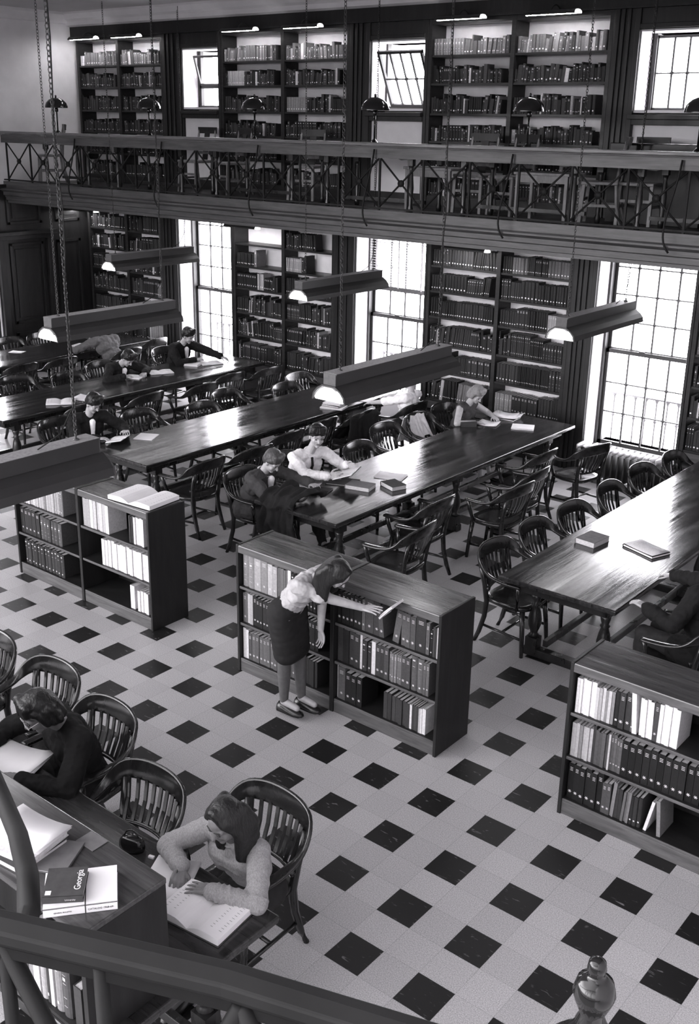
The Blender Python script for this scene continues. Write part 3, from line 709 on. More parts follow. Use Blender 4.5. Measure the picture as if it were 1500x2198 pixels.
# ================================================================== CHAIRS
def make_chair():
    t = empty('armchair'); t['category'] = 'chair'
    # seat: saddle shaped
    b = MB(); prof = []
    for i in range(28):
        a = 2 * PI * i / 28; ca, sa = math.cos(a), math.sin(a)
        x = .235 * math.copysign(abs(ca) ** .55, ca); y = .225 * math.copysign(abs(sa) ** .6, sa)
        if y < 0: x *= .93
        prof.append((x, y))
    rings = []
    for sc, z in ((.9, .395), (1, .405), (1.0, .43), (.97, .44)): rings.append([V((x * sc, y * sc, z)) for x, y in prof])
    for sc, z in ((.75, .432), (.45, .425), (.15, .424)): rings.append([V((x * sc, y * sc - .01, z)) for x, y in prof])
    b.loft(rings, True, True); b.build('seat', 'chairwood', t)
    # continuous back and arm rail
    half = [((.285, .19, .655), (.055, 0, 0), .026), ((.29, .10, .655), (.06, 0, 0), .027), ((.292, .0, .66), (.058, 0, 0), .027), ((.292, -.09, .675), (.05, 0, .015), .027),
            ((.285, -.16, .71), (.032, -.01, .045), .027), ((.265, -.215, .752), (.016, -.012, .085), .026), ((.215, -.262, .785), (.006, -.016, .115), .025), ((.12, -.292, .80), (.002, -.02, .128), .024), ((0, -.302, .803), (0, -.022, .132), .024)]
    st = [(V(p), V(w), t_) for p, w, t_ in half]
    full = st + [(V((-p.x, p.y, p.z)), V((-w.x, w.y, w.z)), t_) for p, w, t_ in reversed(st[:-1])]
    # smooth (catmull) resample
    def cr(a, b_, c, d, t_): return .5 * ((2 * b_) + (c - a) * t_ + (2 * a - 5 * b_ + 4 * c - d) * t_ ** 2 + (-a + 3 * b_ - 3 * c + d) * t_ ** 3)
    P = []
    for i in range(len(full) - 1):
        q = [full[max(0, i - 1)], full[i], full[i + 1], full[min(len(full) - 1, i + 2)]]
        # keep width vector sign continuous
        for j in range(3):
            tt = j / 3
            P.append((cr(q[0][0], q[1][0], q[2][0], q[3][0], tt), cr(*[V((abs(k[1].x), k[1].y, k[1].z)) for k in q], tt), cr(q[0][2], q[1][2], q[2][2], q[3][2], tt), full[i][0].x))
    P.append((full[-1][0], V((abs(full[-1][1].x), full[-1][1].y, full[-1][1].z)), full[-1][2], -1))
    rings = []
    for i, (p, w, th, sx) in enumerate(P):
        d = (P[min(i + 1, len(P) - 1)][0] - P[max(i - 1, 0)][0]).normalized()
        sgn = 1 if p.x >= 0 else -1
        w = V((w.x * sgn, w.y, w.z)); 
        if p.x < 0: pass
        wl = w.length; w = (w - d * w.dot(d)).normalized() * wl
        nrm = d.cross(w).normalized() * th / 2
        # flip so cross-section order is consistent along the path
        if i and nrm.dot(prevn) < 0: nrm = -nrm
        if i and w.dot(prevw) < 0: w = -w
        prevn, prevw = nrm, w
        rings.append([p + w * (.5 * math.copysign(abs(math.cos(a)) ** .45, math.cos(a))) + nrm * math.copysign(abs(math.sin(a)) ** .6, math.sin(a)) for a in [2 * PI * j / 12 for j in range(12)]])
    b = MB(); b.loft(rings, True, True); b.build('arm_rail', 'chairwood', t)
    # back slats down to a curved lower rail
    b = MB()
    def arc(u): return V((u * .2, -.255 + .05 * u * u, 0))
    for i in range(8):
        u = -1 + 2 * (i + .5) / 8; lo = arc(u); 
        top = V((u * .215, -.290 + .055 * u * u, .755)); bot = V((lo.x * .92, lo.y + .045, .52))
        mid = (top + bot) / 2 + V((0, -.012, 0))
        for a_, c_ in ((bot, mid), (mid, top)): b.bar(a_, c_, .023, .011, up=(0, 1, 0))
    b.build('back_slats', 'chairwood', t)
    b = MB(); b.tube([V((u * .2, -.212 + .05 * u * u, .515)) for u in [-1.04 + .208 * i for i in range(11)]], .016, 8); b.build('lower_rail', 'chairwood', t)
    # legs
    for s_ in (-1, 1):
        b = MB(); b.tube([(s_ * .185, .165, .40), (s_ * .2, .185, .2), (s_ * .212, .2, 0)], [.024, .021, .017], 8); b.build('leg', 'chairwood', t)
        b = MB(); b.tube([(s_ * .215, -.245, .74), (s_ * .2, -.20, .55), (s_ * .185, -.18, .40), (s_ * .185, -.195, .25), (s_ * .19, -.235, .1), (s_ * .195, -.275, 0)], [.02, .022, .024, .023, .021, .018], 8); b.build('leg', 'chairwood', t)
        b = MB(); b.tube([(s_ * .225, .13, .42), (s_ * .262, .155, .55), (s_ * .283, .165, .645)], [.019, .02, .019], 8); b.build('arm_support', 'chairwood', t)
        b = MB(); b.tube([(s_ * .203, .19, .15), (s_ * .188, -.215, .17)], .012, 7); b.build('stretcher', 'chairwood', t)
    b = MB(); b.tube([(-.195, -.01, .16), (.195, -.01, .16)], .012, 7); b.build('stretcher', 'chairwood', t)
    return t
CH = make_chair(); FIRST = [True]
FACE = {'+X': -PI / 2, '-X': PI / 2, '+Y': 0, '-Y': PI}
def chair(x, y, face, label, jit=0, group='wooden armchairs in the reading room', dz=0):
    o = CH if FIRST[0] else copy_tree(CH); FIRST[0] = False
    o.location = (x, y, 0); o.rotation_euler = (0, 0, FACE[face] + jit); o['label'] = label; o['group'] = group; o['category'] = 'chair'
    return o
# right-hand table, left side
ys = [2.80, 3.47, 4.10, 4.90, 5.66, 6.33]
for i, y in enumerate(ys): chair(.59 + (.0, -.01, .03, .02, 0, .07)[i], y, '+X', 'dark wooden armchair on the left side of rightmost table, %s from near end' % ORD[i], (0, .04, -.03, .05, -.05, .02)[i])
chair(2.06, 2.62, '-X', 'dark wooden armchair at the right edge, the shadowed person sits in it', .12)
# second table, right side
for i, (x, y, j) in enumerate(((-.62, 2.72, .1), (-.90, 3.43, .02), (-.55, 4.33, -.06), (-.66, 4.85, .04), (-.93, 5.50, 0), (-.62, 6.15, -.25))):
    chair(x, y, '-X', ['empty armchair behind the long centre bookcase, facing left', 'empty armchair, second along right side of white-shirted boy\'s table', 'empty armchair pulled out, third along right side of white-shirted boy\'s table', 'empty armchair, fourth along right side of white-shirted boy\'s table', 'empty armchair, fifth along right side of white-shirted boy\'s table', 'armchair standing by the radiator below the right window'][i], j)
# second table, left side
for i, (x, y, j, l) in enumerate(((-2.42, 2.80, .05, 'armchair in which the boy bending over papers sits, beside draped coat'), (-2.48, 3.45, 0, 'armchair of the boy in white shirt and tie'), (-2.12, 4.32, .05, 'empty armchair just beyond the white-shirted boy'), (-2.38, 5.12, -.03, 'empty armchair pulled back, second beyond the white-shirted boy'), (-2.36, 5.80, 0, 'armchair with a white cloth hung over its back'), (-2.40, 6.38, 0, 'armchair in which the blonde woman sits'))):
    chair(x, y, '+X', l, j)
# third table, right side
for i, (x, y, j, l) in enumerate(((-3.42, 2.82, .05, 'empty armchair near the big open volume, facing the third table'), (-3.36, 3.50, -.05, 'empty armchair behind the boy bending over papers'), (-3.5, 4.18, 0, 'empty armchair behind the white-shirted boy'), (-3.56, 4.85, .04, 'empty armchair, fourth along right side of third table'), (-3.45, 5.42, .1, 'armchair with a dark coat hung over its back'), (-3.22, 6.26, 0, 'armchair in which the dark-haired woman in white sits'))):
    chair(x, y, '-X', l, j)
for i, (x, y, j, l) in enumerate(((-5.38, 2.70, -.1, 'armchair of the boy in dark jacket at the near end'), (-4.98, 3.58, 0, 'empty armchair beside the boy reading at the near table end'), (-4.68, 4.36, 0, 'empty armchair, third along left side of third table'), (-4.95, 5.05, .05, 'empty armchair, fourth along left side of third table'), (-4.62, 5.86, 0, 'empty armchair, fifth along left side of third table'), (-4.9, 6.42, 0, 'empty armchair, far end of left side of third table'))):
    chair(x, y, '+X', l, j)
for i, (x, y, j) in enumerate(((-6.05, 4.28, .05), (-6.2, 3.4, 0), (-5.92, 5.15, 0), (-6.1, 5.85, 0), (-5.98, 6.5, 0))):
    chair(x, y, '-X', 'empty armchair on right side of fourth table, %s' % ['second from near end', 'nearest end', 'third from near end', 'fourth from near end', 'at the window end'][i], j)
for i, (x, y, j, l) in enumerate(((-7.6, 3.65, 0, 'shiny empty armchair on left side of fourth table, nearest end'), (-7.25, 4.25, 0, 'empty armchair next before the boy writing with head down'), (-7.5, 5.02, 0, 'armchair of the boy writing with head down'), (-7.62, 6.35, .1, 'armchair of the boy in dark suit near the left window'))):
    chair(x, y, '+X', l, j)
for i, (x, y) in enumerate(((-8.68, 4.2), (-8.62, 4.85), (-8.45, 5.95), (-8.75, 6.75))):
    chair(x, y, '-X', ['armchair on right side of farthest left table, nearest one', 'armchair on right side of farthest left table, second one', 'armchair of the person in grey sweater', 'armchair on right side of farthest left table, by the wall case'][i], .04 * i)
for i, (x, y) in enumerate(((-9.98, 5.15), (-9.95, 5.75), (-9.95, 6.4))):
    chair(x, y, '+X', 'armchair against the panelled wall side of farthest table, %s' % ['nearest', 'middle one', 'last, in shadow'][i], .03)
# foreground table
for i, (x, y, j, l) in enumerate(((1.37, -1.28, -.05, 'foreground armchair in which the girl reading an open book sits'), (.74, -1.57, .03, 'empty foreground armchair pushed in beside the reading girl'), (.0, -1.27, -.06, 'foreground armchair of the person wearing glasses'), (-.66, -1.18, .0, 'empty foreground armchair beyond the person wearing glasses'), (-1.32, -1.2, 0, 'armchair cut off by the left edge of the picture'))):
    chair(x, y, '-Y', l, j)

# ================================================================== HANGING LIGHT FIXTURES
def chain_mesh(L, link=.034, r=.0032):
    b = MB(); n = int(L / (link * .78))
    for i in range(n):
        z = i * link * .78; a = (i % 2) * PI / 2
        ring = []
        for j in range(8):
            q = 2 * PI * j / 8; u = math.cos(q) * link * .3; w = math.sin(q) * link * .5
            ring.append(V((u * math.cos(a), u * math.sin(a), z + w)))
        rings = []
        for j in range(8):
            d = (ring[(j + 1) % 8] - ring[j - 1]).normalized(); u, w = b.frame(d)
            rings.append([ring[j] + (u * math.cos(2 * PI * k / 4) + w * math.sin(2 * PI * k / 4)) * r for k in range(4)])
        rings.append(rings[0]); b.loft(rings, True, False)
    return b
FL = 1.55
def make_fixture():
    t = empty('hanging_light'); t['category'] = 'light fixture'; t['group'] = 'long hanging light fixtures'
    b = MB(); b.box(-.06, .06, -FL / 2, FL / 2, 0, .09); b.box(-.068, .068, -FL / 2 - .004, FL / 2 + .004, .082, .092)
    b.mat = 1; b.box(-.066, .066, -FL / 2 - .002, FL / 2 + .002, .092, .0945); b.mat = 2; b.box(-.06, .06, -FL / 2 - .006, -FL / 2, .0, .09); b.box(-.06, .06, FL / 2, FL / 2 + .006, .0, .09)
    hs = b.build('housing', ['fixture', 'fixturetop', 'fixend'], t)
    # flared shade with open ends
    prof = [(-.065, .0), (-.12, -.035), (-.155, -.075), (-.165, -.125), (-.15, -.128), (-.14, -.08), (-.11, -.045), (-.06, -.012), (.06, -.012), (.11, -.045), (.14, -.08), (.15, -.128), (.165, -.125), (.155, -.075), (.12, -.035), (.065, .0)]
    b = MB(); b.extr(prof, -FL / 2 - .02, FL / 2 + .02, axis=1); b.build('shade', 'fixture', t)
    for s_ in (-1, 1):
        b = MB(); rings = []
        for k in range(6):
            f = k / 5 * PI / 2; sc = math.cos(f); yy = s_ * (FL / 2 + .02 + .05 * math.sin(f))
            rings.append([V((x * (.93 * sc + .02), yy, -.1 + (z + .1) * (sc * .95 + .02))) for x, z in [(-.135, -.1), (-.12, -.07), (-.085, -.035), (-.04, -.014), (.04, -.014), (.085, -.035), (.12, -.07), (.135, -.1)]])
        b.loft(rings, True, False); b.build('end_diffuser', 'glow', t)
    b = MB(); b.box(-.145, .145, -FL / 2, FL / 2, -.125, -.12); b.build('diffuser', 'lamp', t)
    ch = chain_mesh(3.22)
    me = ch.mesh('chain', ['chain'])
    for yy in (-FL / 2 + .12, FL / 2 - .12):
        o = bpy.data.objects.new('chain', me); COL.objects.link(o); o.location = (0, yy, .13); o.parent = t
        b = MB(); b.lathe((0, yy, .09), [(.02, 0), (.02, .012), (.006, .016), (.006, .04)], 10); b.build('hook', 'chain', hs)
    b = MB(); pts = [(0.02, FL / 2 - .4, .10), (.03, FL / 2 - .25, .16), (.012, FL / 2 - .13, .3)] + [(.012 + .008 * math.sin(k * 1.7), FL / 2 - .12 + .008 * math.cos(k * 1.3), .3 + k * .22) for k in range(1, 15)]
    b.tube(pts, .004, 6); b.build('cord', 'iron', t)
    return t
fx = make_fixture()
FIX = [((-.39, -1.5), 'near left, cropped by the left edge'), ((-.44, 2.31), 'large one above the middle table'), ((-.36, 5.78), 'right, in front of the right window'), ((-3.92, 2.28), 'left, above the writing boys'), ((-3.87, 5.80), 'in front of the middle window'), ((-7.5, 5.88), 'far left, beside the left window')]
for i, ((x, y), l) in enumerate(FIX):
    o = fx if i == 0 else copy_tree(fx); o.location = (x, y, 2.4 - .092); o['label'] = 'long dark hanging light fixture, ' + l

# ================================================================== SHELF LIGHTS
def shelf_light(x, y, z, label):
    t = empty('shelf_light', (x, y, z)); tag(t, label, 'light', 'tube lights above the wall shelves')
    b = MB(); prof = [(math.cos(a) * .055, math.sin(a) * .045) for a in [PI * k / 8 for k in range(9)]]
    pr = prof + [(a * .9, q * .9 - .001) for a, q in reversed(prof)]
    b.extr([(a, q) for a, q in pr], -.33, .33); b.build('reflector', 'fixture', t)
    MB().tube([(-.32, 0, .012), (.32, 0, .012)], .016, 8).build('lamp_tube', 'tube', t)
    b = MB(); b.lathe((0, 0, 0), [(.05, 0), (.048, .02), (.03, .04), (.005, .046)], 12); o = b.build('end_cap', 'glow', t); o.location = (.34, 0, 0)
    MB().tube(bez((0, .0, .045), (0, .05, .12), (0, .15, .14), (0, .22, .06)), .008, 6).build('arm', 'fixture', t)
up = [(-10.6, 'far left unit'), (-9.55, 'second unit from left'), (-7.05, 'third unit'), (-5.85, 'fourth unit'), (-3.28, 'fifth unit'), (-2.02, 'sixth unit')]
for x, l in up: shelf_light(x, YC - .22, 5.40, 'lit tube light above the gallery shelves, ' + l)
for px, py, l in ((205, 456, 'left'), (551, 492, 'middle'), (1043, 542, 'right')):
    p = aty(px, py, YC - .2); shelf_light(p.x - .33, p.y, p.z, 'tube light under the gallery with bright end, ' + l)

# ================================================================== GALLERY LAMPS, DESKS, CHAIRS
def lamp():
    t = empty('desk_lamp'); t['category'] = 'lamp'; t['group'] = 'dome lamps along the gallery'
    b = MB(); b.lathe((0, 0, 0), [(.09, 0), (.09, .01), (.05, .025), (.03, .05), (.012, .07)], 20); b.build('base', 'enamel', t)
    MB().tube([(0, 0, .05), (0, 0, .40)], .012, 8).build('stem', 'enamel', t)
    b = MB(); b.lathe((0, 0, 0), [(.026, .34), (.03, .37), (.018, .42), (.012, .44)], 12); b.build('socket', 'enamel', t)
    prof = [(.175, .40), (.174, .425), (.155, .475), (.11, .52), (.055, .545), (.012, .55)]
    b = MB(); b.lathe((0, 0, 0), prof, 28, caps=False); b.lathe((0, 0, 0), [(.17, .40), (.169, .425), (.15, .47), (.105, .514), (.05, .538)], 28, caps=False)
    shd = b.build('shade', 'enamel', t); b = MB(); b.lathe((0, 0, 0), [(.015, .548), (.012, .565), (.017, .575), (.004, .59)], 12); b.build('finial', 'enamel', shd); return t
lp = lamp()
for i, px in enumerate((125, 322, 547, 803, 1131, 1497)):
    p = aty(px, 290 + i * 6, 6.38); o = lp if i == 0 else copy_tree(lp); o.location = (p.x, 6.38, GZ + .77)
    o['label'] = 'black glossy dome desk lamp on the gallery, %s from left' % ORD[i]
DK = []
def gdesk(x0, x1, label):
    t = empty('gallery_desk', ((x0 + x1) / 2, 6.5, GZ)); tag(t, label, 'desk', 'reading desks along the gallery rail')
    def A(b, n, mt, bev=0): return rel(b.build(n, mt, bevel=bev), t)
    A(MB().box(x0, x1, 6.10, 6.82, GZ + .73, GZ + .77), 'desktop', 'railtop', .006)
    b = MB(); prof = [(x0 + .08, GZ + .73), (x0 + .08, GZ + .56)]
    n = 12
    for k in range(n + 1):
        f = k / n; prof.append((x0 + .14 + (x1 - x0 - .28) * f, GZ + .62 + .04 * math.sin(f * PI) - .02 * abs(math.sin(f * 6 * PI))))
    prof += [(x1 - .08, GZ + .56), (x1 - .08, GZ + .73)]
    vs = [V((a, 6.14, c)) for a, c in prof]; vs2 = [V((a, 6.165, c)) for a, c in prof]; k = len(prof)
    b.add(vs + vs2, [tuple(range(k)), tuple(range(k, 2 * k))[::-1]] + [(i, (i + 1) % k + 0, (i + 1) % k + k, i + k) for i in range(k)]); A(b, 'apron', 'tablewood')
    for x in (x0 + .1, x1 - .1):
        for y in (6.16, 6.76):
            b = MB(); b.box(x - .035, x + .035, y - .03, y + .03, GZ + .55, GZ + .73); b.lathe((x, y, GZ), [(.03, 0), (.035, .06), (.022, .1), (.035, .3), (.02, .5), (.035, .55)], 10); A(b, 'leg', 'tablewood')
    A(MB().box(x0 + .1, x1 - .1, 6.44, 6.48, GZ + .1, GZ + .14), 'stretcher', 'tablewood')
for i, (a, c) in enumerate(((-10.35, -9.1), (-8.6, -7.0), (-6.5, -4.9), (-4.5, -3.0), (-2.45, -.85), (-.3, 1.3))):
    gdesk(a, c, 'gallery reading desk under the %s dome lamp' % ORD[i])
def gchair():
    t = empty('side_chair'); t['category'] = 'chair'; t['group'] = 'pale wooden side chairs on the gallery'
    MB().box(-.2, .2, -.2, .2, .42, .455).build('seat', 'gchair', t, bevel=.01)
    for s_ in (-1, 1):
        MB().bar((s_ * .175, .17, .42), (s_ * .185, .19, 0), .035, .035, up=(0, 1, 0)).build('leg', 'gchair', t)
        b = MB(); b.tube([(s_ * .175, -.26, .92), (s_ * .175, -.2, .65), (s_ * .175, -.18, .42), (s_ * .175, -.2, .2), (s_ * .18, -.26, 0)], [.016, .018, .02, .019, .017], 6); b.build('leg', 'gchair', t)
        MB().bar((s_ * .18, .18, .2), (s_ * .178, -.2, .2), .02, .03).build('stretcher', 'gchair', t)
    MB().bar((-.18, .18, .26), (.18, .18, .26), .02, .03).build('stretcher', 'gchair', t)
    b = MB(); b.bar((-.19, -.25, .88), (.19, -.25, .88), .025, .09); b.build('top_rail', 'darkwood', t)
    b = MB(); b.bar((0, -.245, .84), (0, -.18, .46), .1, .015, up=(0, 1, 0)); b.build('splat', 'darkwood', t)
    MB().bar((-.17, -.19, .56), (.17, -.19, .56), .02, .04).build('cross_rail', 'gchair', t)
    return t
gc = gchair()
for i, (x, y, r) in enumerate(((-10.75, 6.6, 2.6), (-7.7, 7.0, PI), (-5.5, 7.0, PI + .3), (-2.75, 7.0, PI + .1), (-2.2, 6.95, PI - .2), (-.95, 6.8, PI * .6), (-.55, 6.95, PI + .1), (-6.9, 6.95, 2.9))):
    o = gc if i == 0 else copy_tree(gc); o.location = (x, y, GZ); o.rotation_euler = (0, 0, r)
    o['label'] = 'pale wooden side chair on the gallery, %s' % ['at the far left wall', 'under second lamp', 'under third lamp', 'left of fifth lamp', 'beneath fifth lamp', 'between fifth lamp and right window', 'under right gallery window', 'right of second lamp'][i]
# small side table on the gallery
for x, l in ((-3.05, 'small pale side table on gallery with paper, left of fifth lamp'), (-1.5, 'small pale side table on gallery, right of fifth lamp')):
    t = empty('side_table', (x, 6.6, GZ)); tag(t, l, 'table')
    MB().box(-.35, .35, -.2, .2, .5, .53).build('tabletop', 'gchair', t, bevel=.004)
    MB().box(-.32, .32, -.18, -.165, .42, .5).build('apron', 'gchair', t)
    for a in (-.31, .31):
        for c_ in (-.165, .165): MB().box(a - .018, a + .018, c_ - .018, c_ + .018, 0, .5).build('leg', 'gchair', t)

# radiator -------------------------------------------------------------------
t = empty('radiator', (-.6, 7.32, 0)); tag(t, 'cast iron radiator with ribbed top under the right window', 'radiator')
for i in range(15):
    x = -.56 + i * .08
    b = MB(); rings = []
    for z, ex in ((.06, .02), (.08, .026), (.40, .026), (.45, .018)):
        rings.append([V((x + math.cos(a) * ex, math.sin(a) * .13, z)) for a in [2 * PI * k / 12 for k in range(12)]])
    b.loft(rings[:3], True, True); b.mat = 1; b.loft(rings[2:], True, True)
    b.mat = 0
    for yy in (-.1, .1): b.box(x - .01, x + .01, yy - .01, yy + .01, 0, .07)
    b.build('rib', ['radbody', 'radiator'], t)

# ================================================================== FOREGROUND
t = empty('table_shelf', (.0, -2.33, .76)); tag(t, 'raised open book shelf standing on the foreground table', 'shelf')
def A(b, n, mt, bev=0): return rel(b.build(n, mt, bevel=bev), t)
hx, hy0, hy1, hz = 1.865, -2.62, -2.2, 1.305
A(MB().box(-2.5, hx, hy0, hy1, hz - .03, hz), 'top', 'casetop', .006)
A(MB().box(hx - .03, hx - .002, hy0 + .004, hy1 - .004, .762, hz - .03), 'side_panel', 'caseend', .002)
A(MB().box(-2.5, hx - .03, -2.40, -2.385, .765, hz - .03), 'divider', 'caseend')
A(MB().box(-2.5, hx - .03, -2.225, -2.205, .765, hz - .03), 'back_panel', 'caseend')
A(MB().box(-2.5, hx - .03, hy0 + .004, -2.4, .762, .78), 'bottom_shelf', 'caseend')
A(MB().box(.4, .43, hy0 + .004, -2.4, .78, hz - .03), 'upright', 'caseend')
x = 1.80
segs = [(.05, .2, .04, 0), (.03, 0, 0, 0), (.055, .27, .06, 1), (.05, .29, .2, 4), (.025, .27, .45, 0), (.03, .3, .04, 4), (.04, .3, .3, 1), (.022, .28, .5, 0), (.02, .27, .55, 0), (.03, .25, .2, 0), (.045, .28, .05, 3), (.03, .29, .3, 4), (.04, .27, .1, 1)]
k = 0
for w, h, s_, kd in segs:
    if h: book(x - w / 2, hy0 + .02, .782, w * .95, .2, h, s_, kd, 0, label='%s book in the shelf on foreground table, %s from right end' % (sname(s_), ORD[k]), group='books in the foreground table shelf'); k += 1
    x -= w
# railing in front of the camera
fr = empty('near_railing', (4, -3.85, 2.6)); tag(fr, 'blurred dark handrail crossing the lower left foreground', 'railing')
def FA(b, n, mt, bev=0): return rel(b.build(n, mt, bevel=bev), fr)
ZR_ = 3.3
p0 = atz(0, 1960, ZR_); p1 = atz(500, 2075, ZR_); p2 = atz(900, 2196, ZR_)
d0 = (p1 - p0).normalized(); d1 = (p2 - p1).normalized()
pts = [p0 - d0 * .5, p0, p0.lerp(p1, .5), p1, p1.lerp(p2, .5), p2, p2 + d1 * .35]
down = V((0, 0, -1)); back = V((-d0.y, d0.x, 0)) * -1
if back.y > 0: back = -back
def sweep(b, prof):
    rings = [[p + back * a + V((0, 0, c_)) for a, c_ in prof] for p in pts]; b.loft(rings, False, True)
b = MB(); sweep(b, [(-.004, .004), (.015, .010), (.034, .005), (.038, -.010), (.034, -.015), (-.002, -.015), (-.007, -.007)]); FA(b, 'handrail', 'matteblack', .003)
b = MB(); sweep(b, [(.004, -.015), (.028, -.015), (.028, -.036), (.004, -.036)]); FA(b, 'rail_board', 'matteblack')
mid = lambda f: pts[1].lerp(pts[5], f)
for i, f in enumerate((-.12, .03, .28, .62, .95)):
    a = mid(f) + back * .019
    b = MB(); b.tube([a + V((0, 0, -.02)), a + V((0, 0, -.75))], .009, 8); FA(b, 'baluster', 'matteblack')
for i, (f0, f1) in enumerate(((-.5, .03), (.03, .62), (.62, 1.2))):
    a, c_ = mid(f0) + back * .019, mid(f1) + back * .019
    b = MB(); b.tube([a + V((0, 0, -.02)), c_ + V((0, 0, -.72))], .011, 8); b.tube([c_ + V((0, 0, -.02)), a + V((0, 0, -.72))], .011, 8); FA(b, 'crossed_bars', 'matteblack')
# curved stay rising at the left
q = [aty(-60, 1560, -3.46), aty(0, 1700, -3.55), aty(38, 1790, -3.66), aty(60, 1880, -3.75), aty(62, 1960, -3.82)]
q.append(q[-1] + V((0, -.03, -.05)))
b = MB(); b.tube(q, [.017] * len(q), 10); FA(b, 'curved_stay', 'matteblack')
FA(MB().box(2.2, 5.4, -5.5, -3.98, 2.42, 2.55), 'gallery_slab', 'darkwood')
# turned finial of a newel at the bottom
p = aty(1270, 2175, -3.0)
t = empty('newel_post', (p.x, p.y, 0)); tag(t, 'black turned newel finial at the bottom edge', 'post')
b = MB(); z0 = p.z - .03
b.lathe((0, 0, z0), [(.022, 0), (.03, .01), (.022, .03), (.034, .06), (.04, .08), (.034, .105), (.02, .115), (.012, .12), (.018, .135), (.016, .15), (.006, .157)], 20); b.build('finial', 'enamel', t)
b = MB(); b.lathe((0, 0, z0 - .02), [(.1, -.09), (.1, -.06), (.06, -.01), (.03, .022)], 4); b.box(-.07, .07, -.07, .07, 0, z0 - .1); b.build('post', 'enamel', t)

# ================================================================== LOOSE BOOKS AND PAPERS
def closed_book(name, loc, rz, w, d, h, cover, label, cat='book', pg='pages', group=None):
    """w across (spine side along -x), d along y, thickness h, lying flat"""
    t = empty(name, loc, rz); tag(t, label, cat, group)
    b = MB(); c = .003
    b.box(-w / 2, w / 2, -d / 2, d / 2, 0, c); b.box(-w / 2, w / 2, -d / 2, d / 2, h - c, h)
    b.loft([[V((-w / 2 + a, yy, z)) for a, z in ((.004, 0), (-.004, h * .2), (-.006, h / 2), (-.004, h * .8), (.004, h))] for yy in (-d / 2, d / 2)], True, True)
    b.build('cover', cover, t)
    MB().box(-w / 2 + .004, w / 2 - .004, -d / 2 + .004, d / 2 - .004, c, h - c).build('pages', pg, t)
    return t
def open_book(loc, rz, w, d, th, label, tilt=0, cover='darkcloth', pg='paper'):
    t = empty('open_book', loc, rz); tag(t, label, 'book'); t.rotation_euler = (tilt, 0, rz)
    def side(s_, base):
        out = []
        for k in range(9):
            f = k / 8; x = s_ * f * w / 2
            z = th * (.25 + .75 * math.sin(min(1, f * 2.2) * PI / 2)) if f < .5 else th * (1 - .35 * (f - .5) ** 2 * 4 * .6)
            out.append((x, z if not base else .004))
        return out
    for s_ in (-1, 1):
        top = side(s_, 0); b = MB(); rings = []
        for yy in (-d / 2, d / 2):
            rings.append([V((x, yy, z)) for x, z in top] + [V((s_ * w / 2, yy, .004)), V((0, yy, .004))])
        n = len(rings[0]); vs = rings[0] + rings[1]; fs = [(i, (i + 1) % n, (i + 1) % n + n, i + n) for i in range(n)] + [tuple(range(n)), tuple(range(n, 2 * n))]
        b.add(vs, fs, False); pgs = b.build('pages', pg, t)
    b = MB(); b.box(-w / 2 - .006, w / 2 + .006, -d / 2 - .006, d / 2 + .006, 0, .0035); b.build('cover', cover, t)
    b = MB()
    for s_ in (-1, 1):
        for i in range(10):
            y = d / 2 - .03 - i * (d - .06) / 10; z = th * 1.0
            xa, xb = s_ * w * .28, s_ * w * .45
            def zz(x):
                f = abs(x) / (w / 2); return th * (1 - .35 * max(0, f - .5) ** 2 * 4 * .6) + .0006
            b.add([(xa, y, zz(xa)), (xb, y, zz(xb)), (xb, y - .0022, zz(xb)), (xa, y - .0022, zz(xa))], [(0, 1, 2, 3)])
    b.build('text_lines', 'greycloth', pgs)
    return t
def sheets(name, loc, rz, w, d, n, label, cat='paper', curl=.004, mat='paper'):
    t = empty(name, loc, rz); tag(t, label, cat)
    for i in range(n):
        b = MB(); a = random.uniform(-.12, .12) * (i > 0); nx = 6
        b.T = Matrix.Translation((random.uniform(-.012, .012) * i, random.uniform(-.012, .012) * i, .001 + i * .0022)) @ Matrix.Rotation(a, 4, 'Z')
        vs = []
        for z_ in (0, .0012):
            for u in range(nx + 1):
                for v_ in (0, 1):
                    f = u / nx; vs.append((-w / 2 + w * f, -d / 2 + d * v_, z_ + curl * (2 * f - 1) ** 2 * (1 + .5 * i)))
        m_ = 2 * (nx + 1); fs = []
        for u in range(nx):
            a_ = 2 * u; fs += [(a_, a_ + 1, a_ + 3, a_ + 2), (a_ + m_, a_ + 2 + m_, a_ + 3 + m_, a_ + 1 + m_), (a_, a_ + 2, a_ + 2 + m_, a_ + m_), (a_ + 1, a_ + 1 + m_, a_ + 3 + m_, a_ + 3)]
        fs += [(0, m_, m_ + 1, 1), (2 * nx, 2 * nx + 1, 2 * nx + 1 + m_, 2 * nx + m_)]
        b.add(vs, fs, True); b.build('sheet', mat, t)
    return t
TZ = .7605
# on the left low bookcase
o = open_book((-2.17, 1.11, 1.0905), .08, .50, .36, .05, 'huge open volume with white pages on the leftmost low bookcase')
